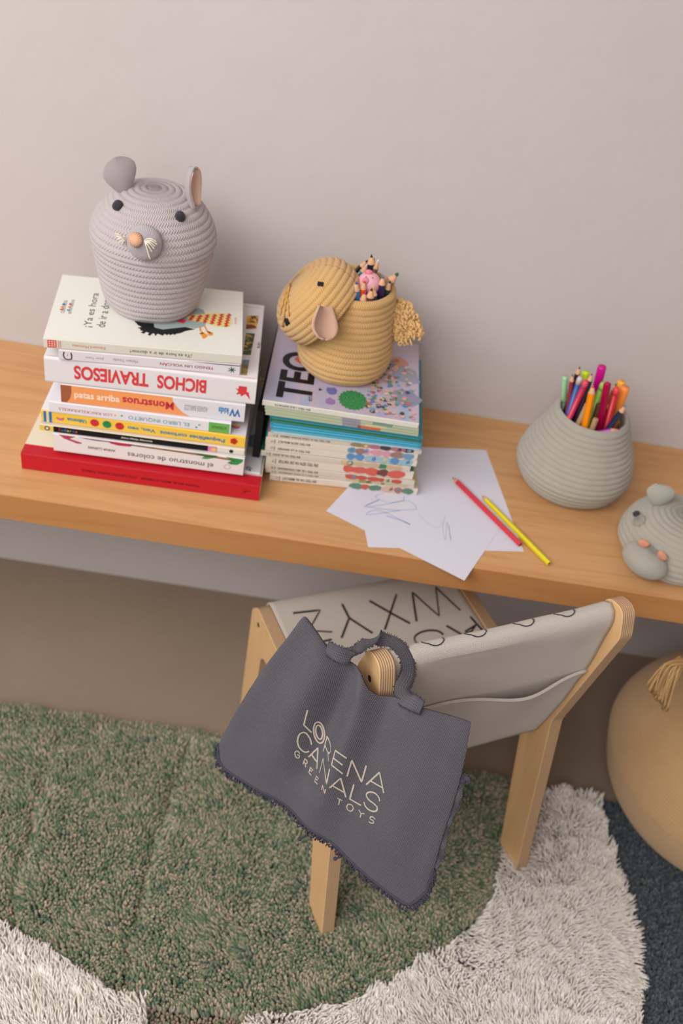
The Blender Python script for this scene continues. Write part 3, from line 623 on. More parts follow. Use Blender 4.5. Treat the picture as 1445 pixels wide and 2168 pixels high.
p, n = hit(bv, 308, 512); dS = (Vector((-.12, -.9, .18))).normalized(); sc_ = p+dS*.004
R_ = Matrix(frame(dS)).transposed(); mb = MB().sphere(loc(ms, sc_), (.0225, .0225, .017), 40, 22, 0, R_); sn = mb.build('snout', m_rope('snout_rope', srgb(192, 184, 186), srgb(178, 170, 174)), ms)
bvs = bvh_of(sn); p, n = hit(bvs, 288, 507, .0005); mb = MB(); knot(mb, loc(ms, p), .0092, (n+dS).normalized(), yarns=10); mb.build('nose', PEACH, ms)
for pts in (((268, 512), [(244, 494), (246, 500), (248, 508), (252, 514), (258, 518), (256, 512), (250, 503), (262, 500)]), ((306, 510), [(318, 549), (316, 545), (322, 534), (327, 527), (333, 518), (331, 512), (323, 508), (329, 522)])):
    h0, n0 = hit(bvs, *pts[0], .001); mb = MB()
    if h0 is None: h0 = at(*pts[0], 1, sc_.y)
    for e in pts[1]:
        h1 = at(*e, 1, h0.y-.004); m0 = h0.lerp(h1, .5)+Vector((0, -.003, .0035+.002*random.random())); a_, b_, c_ = loc(ms, h0), loc(ms, m0), loc(ms, h1)
        mb.tube(catmull([a_, b_, c_], 5), .00085, 6)
    mb.build('whisker_tuft', CREAMY, ms)
ear(ms, loc(ms, at(266, 408, 1, MY-.012)), (-.28, .0, .95), (-.62, .75, .1), .046, .050, .006, KN_GREY, KN_PINK, .05, .25)
ear(ms, loc(ms, at(408, 438, 1, MY-.012)), (-.10, .0, 1), (.93, -.30, 0), .053, .034, .008, KN_GREY, KN_PINK, .42)
# --- yellow basket with tilted lid
CX, CY, CZ = .0205, -.150, ZT2
cb_ = thing('rope_basket', 'mustard yellow rope basket full of pencils standing on the right book stack', 'basket', (CX, CY, CZ))
rope('basket_body', [(0, .002), (.03, .001), (.050, .001), (.058, .004), (.0645, .013), (.0675, .030), (.0655, .060), (.0605, .098), (.0560, .128), (.0535, .1325), (.051, .128), (.054, .09), (.056, .05), (.05, .016), (0, .012)], .0090, .0022, TAN_ROPE, cb_, 112, 150, wob=.0012)
# shaggy tail
tp_ = [at(824, 648, 1, CY+.005), at(838, 653, 1, CY+.002), at(850, 670, 1, CY-.002), at(860, 692, 1, CY-.006), at(867, 712, 1, CY-.008)]
tp_ = [loc(cb_, q) for q in tp_]; mb = MB(); core = catmull(tp_, 6); mb.tube(core, [.006+.009*math.sin(min(1, (i+2)/len(core))*PI*.62) for i in range(len(core))], 12, 0, .55, CR)
rt = random.Random(3)
for k in range(520):
    i = rt.randrange(1, len(core)); c = core[i]; rad = .005+.0105*math.sin(min(1, (i+2)/len(core))*PI*.62); an = rt.random()*2*PI
    d = (core[i]-core[i-1]).normalized(); a_ = (CR-d*d.dot(CR)).normalized(); b_ = d.cross(a_); q0 = c+a_*math.cos(an)*rad+b_*math.sin(an)*rad*.62; o_ = (q0-c).normalized()
    t1 = Vector([rt.uniform(-1, 1) for _ in range(3)])*.0026; mb.tube(catmull([q0, q0+o_*.003+t1, q0+o_*.0015+t1*1.7+d*.003, q0-o_*.001+t1*1.2+d*.004], 3), .0014, 5)
mb.build('tail_tassel', plain(srgb(224, 184, 126), .9, .1, 'mustard_yarn'), cb_)
AX = Vector((-.80, .06, .58)).normalized(); LC = at(698, 660, 1, -.172)
ld = thing('basket_lid', 'mustard rope lid with sleepy stitched face and a pink ear, leaning on the yellow basket', 'lid', LC)
R3 = Matrix(frame(AX, (0, 1, .2))).transposed().to_4x4()
lo = rope('lid_shell', [(.055, .002), (.0592, .0), (.0622, .009), (.0630, .023), (.0595, .040), (.0475, .054), (.029, .063), (0, .066)], .0090, .0022, TAN_ROPE, ld, 112, 150, R3, wob=.0012)
s_ = lo.modifiers.new('s', 'SOLIDIFY'); s_.thickness = .003; s_.offset = -1
bpy.context.view_layer.update(); bv = bvh_of(lo)
BLKY = plain(srgb(44, 44, 48), .8, .1, 'black_yarn')
for quad in (((672, 601), (678, 604), (684, 607)), ((672, 605), (678, 602), (685, 603)), ((673, 598), (679, 600), (686, 601))): pass
for ctr, dr in (((678, 602), (1, .22)), ((608, 681), (.35, 1))):
    mb = MB()
    for k in (-1.5, -.5, .5, 1.5):
        nx, ny = -dr[1], dr[0]; P = []
        for j in range(5):
            h_, n_ = hit(bv, ctr[0]+dr[0]*(j-2)*3+nx*k*2.1, ctr[1]+dr[1]*(j-2)*3+ny*k*2.1, .0012)
            if h_: P.append(loc(ld, h_))
        if len(P) > 2: mb.tube(P, .0009, 6)
    mb.build('stitched_eye', BLKY, ld)
for k, (e0, e1, e2) in enumerate((((617, 600), (600, 640), (594, 668)), ((616, 603), (606, 645), (602, 676)), ((607, 622), (611, 640), (613, 668)), ((604, 625), (599, 650), (596, 655)), ((610, 618), (604, 655), (600, 690)))):
    P = []
    for j in range(9):
        t = j/8; q = Vector(e0).lerp(Vector(e1), t*2) if t < .5 else Vector(e1).lerp(Vector(e2), t*2-1); h_, n_ = hit(bv, q.x, q.y, .0018)
        if h_: P.append(loc(ld, h_))
    if len(P) > 3: MB().tube(P, .0011, 6).build('fringe_strand', plain(srgb(200, 152, 86), .9, .1, 'mustard_yarn_b'), ld)
h_, n_ = hit(bv, 684, 648, .0); 
dn_ = Vector((.12, -.1, -1)); dn_ = (dn_-n_*n_.dot(dn_)).normalized(); ear(ld, loc(ld, h_+n_*.005), dn_+n_*.22, -_f*.8+CR*.55+n_*.2, .046, .042, .006, KN_ROSE, KN_ROSE, .30, .45)
# --- sage pot
GX, GY = .403, -.148
sg = thing('rope_basket', 'sage grey pear-shaped rope basket holding pens, alone on the desk at right', 'basket', (GX, GY, H))
rope('basket_body', [(0, .002), (.03, .0012), (.054, .0012), (.066, .004), (.0775, .012), (.0875, .032), (.0885, .048), (.080, .076), (.0665, .104), (.0560, .130), (.0535, .1350), (.051, .131), (.060, .104), (.072, .076), (.079, .05), (.072, .016), (0, .010)], .0088, .0019, SAGE_ROPE, sg, 165, 160, wob=.0014)
# --- hippo lid
HXY = at(1409, 1144, 2, H+.015); HX, HY = HXY.x+.014, HXY.y-.0045
hp = thing('basket_lid', 'sage grey rope lid with a hippo face lying on the desk at far right', 'lid', (HX, HY, H))
hl = rope('lid_shell', [(.070, .0015), (.0755, .002), (.0835, .012), (.0845, .024), (.078, .042), (.062, .058), (.040, .068), (0, .073)], .0088, .0019, SAGE_ROPE, hp, 165, 150, wob=.0016)
s_ = hl.modifiers.new('s', 'SOLIDIFY'); s_.thickness = .003; s_.offset = -1
bpy.context.view_layer.update(); bv = bvh_of(hl)
p, n = hit(bv, 1372, 1185); MS = Matrix.Rotation(math.radians(-36), 3, 'Z') @ Matrix.Rotation(math.radians(8), 3, 'Y')
sc2 = at(1364, 1187, 1, p.y-.006); sc2.z = max(sc2.z, H+.022)
sn = MB().sphere(loc(hp, sc2), (.0345, .024, .0215), 44, 24, 0, MS).build('snout', m_rope('snout_rope_b', srgb(168, 164, 152), srgb(154, 150, 138), depth=.0007), hp)
bvs = bvh_of(sn)
for px in ((1361, 1153), (1399, 1178)):
    p, n = hit(bvs, *px, .0005)
    if p is None: p, n = hit(bv, *px, .002)
    mb = MB(); knot(mb, loc(hp, p), .0082, n, yarns=9); mb.build('nostril', m_rope('salmon_yarn', srgb(222, 156, 124), srgb(212, 142, 110)), hp)
p, n = hit(bv, 1352, 1102, -.001); mb = MB().sphere(loc(hp, p), (.0105, .0105, .006), 24, 14, 0, Matrix(frame(n)).transposed()); mb.build('eye_mound', SAGE_ROPE, hp)
p2, n2 = hit(bv, 1343, 1096, .0075); mb = MB(); knot(mb, loc(hp, p2), .0052, (n2-CR*.6).normalized(), yarns=7); mb.build('eye', DARK, hp)
p, n = hit(bv, 1388, 1068, -.001); ear(hp, loc(hp, p), (-.02, .12, 1), (.1, 1, -.1), .036, .044, .007, KN_SAGE, KN_PINK, .0, .25)
# ------------------------------------------------------------------ pencils standing in the baskets
GP = 'pens and pencils in the sage basket'
pencil('marker_pen', 'pale green marker leaning at the left rim of the sage basket', (0.3862, -0.1258, 0.54), (0.351, -0.1258, 0.6878), 0.0045, (0.36, 0.62, 0.35), 'marker', GP, None, 'marker')
pencil('coloured_pencil', 'tall black pencil with sharpened tip at the left in the sage basket', (0.3667, -0.142, 0.54), (0.3625, -0.142, 0.7185), 0.004, (0.012, 0.012, 0.03), 'pencil', GP, (0.01, 0.03, 0.02), 'pencil')
pencil('coloured_pencil', 'dark red pencil behind the tall black pencil in the sage basket', (0.3819, -0.1488, 0.54), (0.3541, -0.1488, 0.7082), 0.0035, (0.3, 0.03, 0.05), 'pencil', GP, None, 'pencil')
pencil('ballpoint_pen', 'blue pen with pale end cap beside the tall black pencil', (0.3676, -0.158, 0.54), (0.3639, -0.158, 0.7108), 0.0045, (0.02, 0.09, 0.33), 'pen', GP, (0.6, 0.5, 0.5), 'pen')
pencil('marker_pen', 'neon yellow marker behind the red-capped pen in the sage basket', (0.3943, -0.128, 0.54), (0.3777, -0.128, 0.703), 0.0055, (0.62, 0.78, 0.02), 'marker', GP, None, 'marker')
pencil('ballpoint_pen', 'crimson-ended pen crossing in front of the neon yellow marker', (0.3548, -0.172, 0.54), (0.37, -0.172, 0.7142), 0.0045, (0.5, 0.01, 0.06), 'pen', GP, None, 'pen')
pencil('coloured_pencil', 'black pencil with grey tip between neon marker and magenta highlighter', (0.3781, -0.1712, 0.5487), (0.3741, -0.1712, 0.7279), 0.004, (0.02, 0.015, 0.03), 'pencil', GP, (0.15, 0.15, 0.15), 'pencil')
pencil('marker_pen', 'magenta highlighter, tallest in the sage basket', (0.4124, -0.132, 0.54), (0.3968, -0.132, 0.7188), 0.0065, (0.6, 0.0, 0.25), 'marker', GP, None, 'marker')
pencil('coloured_pencil', 'bright orange pencil with long wooden tip at the front of the sage basket', (0.4002, -0.184, 0.54), (0.3779, -0.184, 0.7162), 0.0052, (0.95, 0.28, 0.0), 'pencil', GP, (0.8, 0.1, 0.02), 'pencil')
pencil('ballpoint_pen', 'lime green pen between orange pencil and crimson flat pen', (0.3989, -0.16, 0.54), (0.3988, -0.16, 0.7086), 0.005, (0.22, 0.45, 0.04), 'pen', GP, None, 'pen')
pencil('felt_pen', 'flat crimson pen in the middle of the sage basket', (0.4284, -0.172, 0.54), (0.4001, -0.172, 0.716), 0.0055, (0.42, 0.0, 0.06), 'flat', GP, None, 'pen')
pencil('wooden_stick', 'short bare-wood stick with yellow end at the front rim of the sage basket', (0.3984, -0.186, 0.54), (0.3981, -0.186, 0.6625), 0.0042, (0.45, 0.28, 0.14), 'stick', GP, None, 'stick')
pencil('coloured_pencil', 'black pencil with pinkish cone behind the orange pencil', (0.3819, -0.165, 0.54), (0.3765, -0.165, 0.7019), 0.004, (0.01, 0.01, 0.02), 'pencil', GP, (0.4, 0.2, 0.2), 'pencil')
pencil('ballpoint_pen', 'bright red pen right of the flat crimson pen', (0.4324, -0.165, 0.54), (0.4178, -0.165, 0.707), 0.0048, (0.6, 0.01, 0.02), 'pen', GP, None, 'pen')
pencil('marker_pen', 'orange highlighter at the right side of the sage basket', (0.4419, -0.15, 0.54), (0.4348, -0.15, 0.701), 0.0065, (0.95, 0.28, 0.05), 'marker', GP, None, 'marker')
pencil('marker_pen', 'amber marker behind the orange highlighter', (0.4499, -0.132, 0.54), (0.4324, -0.132, 0.6993), 0.006, (0.9, 0.42, 0.05), 'marker', GP, None, 'marker')
pencil('coloured_pencil', 'navy pencil with blue tip leaning out over the right rim', (0.3957, -0.18, 0.54), (0.435, -0.18, 0.69), 0.0045, (0.02, 0.025, 0.07), 'pencil', GP, (0.04, 0.2, 0.55), 'pencil')
pencil('coloured_pencil', 'purple-pink pencil lying low along the right front rim', (0.3562, -0.188, 0.6142), (0.4376, -0.188, 0.6521), 0.0045, (0.42, 0.06, 0.38), 'pencil', GP, (0.6, 0.02, 0.3), 'pencil')
pencil('coloured_pencil', 'golden pencil with dark green tip beside the amber marker', (0.428, -0.132, 0.54), (0.426, -0.132, 0.6946), 0.004, (0.35, 0.2, 0.06), 'pencil', GP, (0.0, 0.08, 0.06), 'pencil')
pencil('coloured_pencil', 'short black pencil with pale cone behind the flat crimson pen', (0.3937, -0.155, 0.54), (0.422, -0.155, 0.6775), 0.004, (0.02, 0.02, 0.02), 'pencil', GP, (0.5, 0.4, 0.3), 'pencil')
pencil('wooden_stick', 'tan wooden stick left of the orange pencil', (0.37, -0.178, 0.54), (0.3812, -0.178, 0.6799), 0.004, (0.45, 0.3, 0.17), 'stick', GP, None, 'stick')
pencil('wooden_stick', 'dark brown stick between lime pen and flat crimson pen', (0.4089, -0.172, 0.54), (0.3992, -0.172, 0.6793), 0.004, (0.12, 0.04, 0.02), 'stick', GP, None, 'stick')
pencil('coloured_pencil', 'black pencil deep inside the left of the sage basket', (0.3687, -0.1357, 0.54), (0.3847, -0.1357, 0.6592), 0.004, (0.012, 0.012, 0.03), 'pencil', GP, None, 'pencil')
pencil('wooden_stick', 'short thin orange stick low at the right inside the sage basket', (0.4305, -0.1402, 0.54), (0.4479, -0.1402, 0.636), 0.003, (0.8, 0.3, 0.02), 'stick', GP, None, 'stick')
GP = 'pencils in the yellow basket'
pencil('coloured_pencil', 'tall navy-black pencil with dark tip, highest in the yellow basket', (0.0586, -0.13, 0.67), (0.0357, -0.13, 0.8319), 0.006, (0.015, 0.012, 0.035), 'pencil', GP, (0.02, 0.02, 0.02), 'pencil')
pencil('coloured_pencil', 'dark green-black pencil behind the cyan one in the yellow basket', (-0.0158, -0.122, 0.7286), (0.0324, -0.122, 0.819), 0.0052, (0.01, 0.015, 0.012), 'pencil', GP, None, 'pencil')
pencil('coloured_pencil', 'cyan pencil with white tip near the leaning lid in the yellow basket', (-0.0152, -0.138, 0.67), (0.032, -0.138, 0.8203), 0.0048, (0.0, 0.25, 0.5), 'pencil', GP, (0.8, 0.8, 0.8), 'pencil')
pencil('coloured_pencil', 'blue-tipped pencil behind the tallest pencil in the yellow basket', (0.0477, -0.122, 0.67), (0.0405, -0.122, 0.824), 0.004, (0.02, 0.1, 0.35), 'pencil', GP, (0.02, 0.2, 0.6), 'pencil')
pencil('coloured_pencil', 'brown pencil with white tip right of the tallest pencil', (0.0062, -0.13, 0.67), (0.047, -0.13, 0.8259), 0.0055, (0.2, 0.09, 0.05), 'pencil', GP, (0.8, 0.8, 0.8), 'pencil')
pencil('coloured_pencil', 'thick bare-wood pencil with green tip leaning far right in the yellow basket', (-0.0155, -0.152, 0.67), (0.0757, -0.152, 0.8215), 0.0065, (0.35, 0.2, 0.13), 'thick', GP, (0.02, 0.13, 0.04), 'pencil')
pencil('coloured_pencil', 'dark green pencil beside the thick wooden one at the right rim', (0.0386, -0.165, 0.67), (0.0666, -0.165, 0.8153), 0.005, (0.01, 0.03, 0.015), 'pencil', GP, (0.01, 0.06, 0.03), 'pencil')
pencil('coloured_pencil', 'dark purple pencil with black tip at right in the yellow basket', (0.0603, -0.172, 0.67), (0.0551, -0.172, 0.8243), 0.0052, (0.03, 0.012, 0.07), 'pencil', GP, (0.04, 0.2, 0.55), 'pencil')
pencil('coloured_pencil', 'bright blue pencil at the front left rim of the yellow basket', (0.0353, -0.19, 0.67), (0.0204, -0.19, 0.8189), 0.0058, (0.0, 0.19, 0.48), 'pencil', GP, (0.02, 0.1, 0.5), 'pencil')
pencil('coloured_pencil', 'orange-red pencil beside the bright blue pencil', (0.0255, -0.184, 0.67), (0.0311, -0.184, 0.8195), 0.0052, (0.75, 0.08, 0.01), 'pencil', GP, (0.8, 0.1, 0.02), 'pencil')
pencil('coloured_pencil', 'small orange-red pencil behind the bright blue pencil', (0.0365, -0.172, 0.67), (0.0233, -0.172, 0.8137), 0.004, (0.5, 0.06, 0.01), 'pencil', GP, None, 'pencil')
pencil('coloured_pencil', 'hot pink pencil low at the front rim of the yellow basket', (0.0226, -0.192, 0.67), (0.0347, -0.192, 0.8071), 0.0055, (0.7, 0.03, 0.06), 'pencil', GP, (0.8, 0.02, 0.25), 'pencil')
pencil('coloured_pencil', 'brown thick pencil low at the front rim of the yellow basket', (0.0426, -0.19, 0.67), (0.0422, -0.19, 0.8127), 0.0058, (0.08, 0.045, 0.03), 'pencil', GP, (0.05, 0.03, 0.02), 'pencil')
pencil('coloured_pencil', 'yellow-tipped dark pencil beside the brown front pencil', (0.0491, -0.186, 0.7879), (0.0441, -0.186, 0.8132), 0.005, (0.02, 0.02, 0.02), 'pencil', GP, (0.75, 0.55, 0.02), 'pencil')
pencil('coloured_pencil', 'dark pencil with pinkish cone half under the leaning lid', (-0.0002, -0.18, 0.67), (0.0154, -0.18, 0.7969), 0.0048, (0.02, 0.01, 0.02), 'pencil', GP, None, 'pencil')
pencil('coloured_pencil', 'black pencil behind the pink pig topper', (0.0106, -0.14, 0.67), (0.0462, -0.14, 0.8111), 0.004, (0.02, 0.01, 0.02), 'pencil', GP, None, 'pencil')
pencil('coloured_pencil', 'olive pencil with white tip next to the cyan one', (-0.0132, -0.14, 0.67), (0.0231, -0.14, 0.8078), 0.005, (0.16, 0.14, 0.03), 'pencil', GP, (0.8, 0.8, 0.75), 'pencil')
pg = thing('pencil_topper', 'round pink pig-head pencil topper among the pencils in the yellow basket', 'toy', (0.0384, -0.166, 0.8063))
pa, pb = Vector((0.0525, -0.166, 0.67))-Vector((0.0384, -0.166, 0.8063)), Vector((0, 0, 0))
MB().tube([pa, pb], .0035, 8).build('pencil_shaft', plain((.5, .2, .25), .5), pg)
MB().sphere((0, 0, 0), (.0165, .0155, .0155), 28, 16).build('head', plain(srgb(226, 168, 178), .35, .4, 'pink_rubber'), pg)
fd = Vector((-.12, -.75, .55)).normalized(); RF = Matrix(frame(fd)).transposed()
MB().sphere(fd*.0145-Vector((.004, 0, -.000)), (.0052, .0046, .0028), 16, 10, 0, RF).build('snout', plain(srgb(206, 130, 146), .35, .4), pg)
MB().sphere((-.003, .0, .0158), (.0058, .004, .004), 14, 8).build('ear', plain(srgb(220, 120, 140), .35, .4), pg)
for sx in (-.004, .005): MB().sphere(fd*.0155+Vector((sx, 0, .006)), .0009, 8, 6).build('eye', INK, pg)
# ------------------------------------------------------------------ chair (x across, y forward, z up)
CHA = math.radians(26.3); CL = Vector((.12277, -.69105, .0))
ch = thing('childs_chair', 'childs birch plywood chair with cream alphabet canvas seat turned towards the desk', 'chair', CL, CHA)
bpy.context.view_layer.update(); CM = ch.matrix_world.copy(); CI = CM.inverted()
outer = [(-.000, .003, .003), (.062, .335, .03), (.0165, .562, .022), (.030, .601, .022), (.060, .596, .022), (.074, .556, .03), (.108, .345, .02), (.118, .3275, .015), (.388, .3275, .022), (.408, .306, .02), (.410, .003, .003), (.362, .003, .003), (.352, .262, .028), (.112, .262, .028), (.052, .003, .003)]
op = fillet(outer, 6)
def panel(x0, nm):
    n = len(op); vs = [(x0, p.x, p.y) for p in op]+[(x0+.0205, p.x, p.y) for p in op]; mb = MB()
    mb.add(vs, [tuple(range(n))[::-1], tuple(range(n, 2*n))], 0)
    o_ = MB(); 
    mb.f += [(i, (i+1) % n, n+(i+1) % n, n+i) for i in range(n)]; mb.m += [1]*n
    return mb.build(nm, [BIRCH, PLY], ch, smooth=False, bevel=.0012)
W2 = .3365
pl_ = panel(0, 'side_panel'); pr_ = panel(W2, 'side_panel')
for x, y, z in ((-.0004, .043, .562), (-.0004, .376, .301), (W2+.0209, .043, .562), (W2+.0209, .376, .301)):
    MB().tube([(x, y, z), (x+.002*(1 if x > .1 else -1)*0+.0012, y, z)], .0042, 12).build('screw_hole', plain((.01, .008, .006), .7), ch, smooth=False)
CAN = m_weave('cream_canvas', srgb(214, 202, 190), srgb(234, 226, 216), .0032, .0010, .6)
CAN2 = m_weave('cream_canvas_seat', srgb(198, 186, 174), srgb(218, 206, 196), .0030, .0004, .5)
for y, z in ((.388, .3125), (.128, .3125), (.047, .574), (.082, .312)):
    MB().tube([(.0207, y, z), (W2-.0002, y, z)], .0075, 14).build('crossbar', BIRCH, ch)
# seat sling, a closed loop round two bars
def loopcloth(prof, nx, fn, name, mat, solid=0):
    P = resample(catmull([(p[0], p[1], 0) for p in prof], 8), 60); vs = []; uvs = []; acc = 0
    for j, p in enumerate(P):
        if j: acc += (p-P[j-1]).length
        for i in range(nx+1):
            u = i/nx; vs.append(fn(u, j/59, Vector((.0212+(W2-.0220)*u, p.x, p.y)))); uvs.append((u*(W2-.02), acc))
    W = nx+1; mb = MB().add(vs, [(j*W+i, j*W+i+1, (j+1)*W+i+1, (j+1)*W+i) for j in range(59) for i in range(nx)], 0, uvs)
    o = mb.build(name, mat, ch)
    if solid: m = o.modifiers.new('s', 'SOLIDIFY'); m.thickness = solid; m.offset = -1
    return o
seatf = lambda u, v, p: p+Vector((0, 0, -.010*math.sin(PI*u)**.7*math.sin(PI*min(1, max(0, (p.y-.12)/.27)))+.0010*noise.noise(p*14)))
seat = loopcloth([(.13, .299), (.26, .297), (.388, .299), (.400, .306), (.4015, .3145), (.396, .3225), (.385, .3250), (.26, .3235), (.13, .3250), (.120, .3225), (.1145, .3145), (.118, .304), (.13, .2985)], 40, seatf, 'seat', CAN2, .0014)
def backf(u, v, p):
    k = math.sin(PI*u)**.8; zz = max(0, min(1, (.585-p.z)/.28))
    return p+Vector((0, .010*k*math.sin(PI*min(1, zz*1.1))+.0016*noise.noise(p*16), -.004*k if p.z > .57 else 0.004*k*math.sin(6*u)))
back = loopcloth([(.098, .305), (.0985, .36), (.083, .46), (.069, .545), (.064, .572), (.060, .586), (.0505, .5925), (.041, .587), (.0365, .572), (.0385, .54), (.0435, .48), (.0530, .42), (.0680, .345), (.0775, .305), (.084, .296), (.092, .297), (.098, .305)], 44, backf, 'backrest', CAN, .0014)
# pocket sewn on the back
vs = []; uvs = []; nx, nv = 44, 22
for j in range(nv+1):
    v = j/nv
    for i in range(nx+1):
        u = i/nx; lip = .474-.010*math.sin(PI*u)-.009*math.sin(PI*min(1, max(0, (u-.35)/.6)))
        z = lip+(.298-lip)*v; y = .0440+(.474-z)*.205; k = math.sin(PI*u)**.8
        bl = .019*math.exp(-((u-.70)/.17)**2)*(1-v)**1.5+.002*math.sin(PI*u)*(1-v)
        vs.append((.0214+(W2-.0224)*u, y+.010*k*math.sin(PI*min(1, (.585-z)/.28*1.1))-.0028*(1 if 0 < i < nx else .6)-bl, z)); uvs.append((u*.31, v*.18+.5))
W = nx+1; pk = MB().add(vs, [(j*W+i, j*W+i+1, (j+1)*W+i+1, (j+1)*W+i) for j in range(nv) for i in range(nx)], 0, uvs).build('back_pocket', CAN, ch)
m = pk.modifiers.new('s', 'SOLIDIFY'); m.thickness = .0018; m.offset = 1
hem = [Vector(vs[i]) for i in range(nx+1)]; MB().tube([q+Vector((0, -.0008, -.001)) for q in hem], .0012, 6).build('pocket_hem', CAN, pk)
# lettering on the seat
THR = m_rope('black_thread', srgb(46, 40, 38), srgb(34, 30, 30), depth=.0004)
bpy.context.view_layer.update(); bv = bvh_of(seat)
def g8(x, y): return (500+x/2.58, 1220+y/2.58)
def drop(px, py, z0=.322):
    q = at(px, py, 2, z0); h, n, i, t = bv.ray_cast(Vector((q.x, q.y, .40)), Vector((0, 0, -1)))
    return None if h is None else CI @ (h+Vector((0, 0, .0004)))
letters = {'Z': [[(308, 212), (455, 192), (392, 300), (522, 300)]], 'Y': [[(575, 158), (615, 225), (745, 300)], [(615, 225), (575, 328)]], 'X': [[(725, 138), (950, 248)], [(872, 103), (812, 280)]],
 'W': [[(985, 238), (958, 92), (1108, 215), (1085, 68), (1222, 190)]], 'V': [[(520, 340), (470, 352), (560, 420)]], 'U': [[(595, 425), (600, 395), (632, 375), (668, 372), (700, 385), (725, 420)]], 'T': [[(848, 338), (876, 380), (905, 425)]],
 'S': [[(1132, 310), (1105, 292), (1060, 286), (1010, 295), (978, 318), (985, 345), (1020, 360), (1075, 364), (1120, 372), (1150, 395)]], 'R': [[(1275, 225), (1345, 305)], [(1310, 265), (1285, 300), (1235, 318), (1210, 350)], [(1310, 268), (1250, 300)], [(1148, 265), (1238, 318)]]}
for L_, sts in letters.items():
    for st in sts:
        P2 = [Vector((*g8(*q), 0)) for q in st]; P2 = catmull(P2, 6) if L_ in 'SU' else dense(P2, 6); P3 = [drop(q.x, q.y) for q in P2]; P3 = [q for q in P3 if q is not None]
        if len(P3) > 1: MB().tube(P3, .0019, 8, 0, .55).build('letter_stitching', THR, seat)
bvb = bvh_of(back)
for u0, a0, a1 in ((.20, 0, 1), (.385, 0, 1), (.60, 0, 1), (.79, 0, 1)):
    P3 = []
    for j in range(17):
        t = PI*(j/16); x = .0212+(W2-.022)*(u0+.045*math.cos(t)); yy = .0600-.0125*math.sin(t)
        h, n, i, tt_ = bvb.ray_cast(CM @ Vector((x, yy, .64)), Vector((0, 0, -1)))
        if h is not None: P3.append(CI @ (h+n*.0003))
    MB().tube(P3, .0012, 6, 0, .6).build('letter_stitching', THR, back)
# ------------------------------------------------------------------ canvas bag on the chair
def v3(t): return Vector(t)
BQ, BU, BV, BN = [Vector(q) for q in [[0.09832, -0.6868, 0.55259], [0.86603, -0.5, 0.0], [-0.12941, -0.22414, -0.96593], [-0.48296, -0.83652, 0.25882]]]
E_top = [[-0.1061, -0.0553], [-0.1046, -0.061], [-0.0996, -0.0641], [-0.0837, -0.0564], [-0.0588, -0.045], [-0.0347, -0.0415], [-0.0145, -0.039], [0.0124, -0.0261], [0.0344, -0.0349], [0.0569, -0.0407], [0.0893, -0.0509], [0.1194, -0.0598]]
E_left = [[-0.1061, -0.0553], [-0.113, -0.0306], [-0.1241, 0.0043], [-0.1375, 0.0527], [-0.1496, 0.1097], [-0.1575, 0.1542], [-0.1591, 0.1753]]
E_bot = [[-0.1591, 0.1753], [-0.1426, 0.1973], [-0.0972, 0.196], [-0.0509, 0.1898], [-0.006, 0.1944], [0.0228, 0.1957], [0.0674, 0.204], [0.1164, 0.2083], [0.141, 0.2066], [0.1527, 0.1768]]
E_right = [[0.1194, -0.0598], [0.1286, -0.0183], [0.1363, 0.0322], [0.1426, 0.0934], [0.1499, 0.149], [0.1527, 0.1768]]
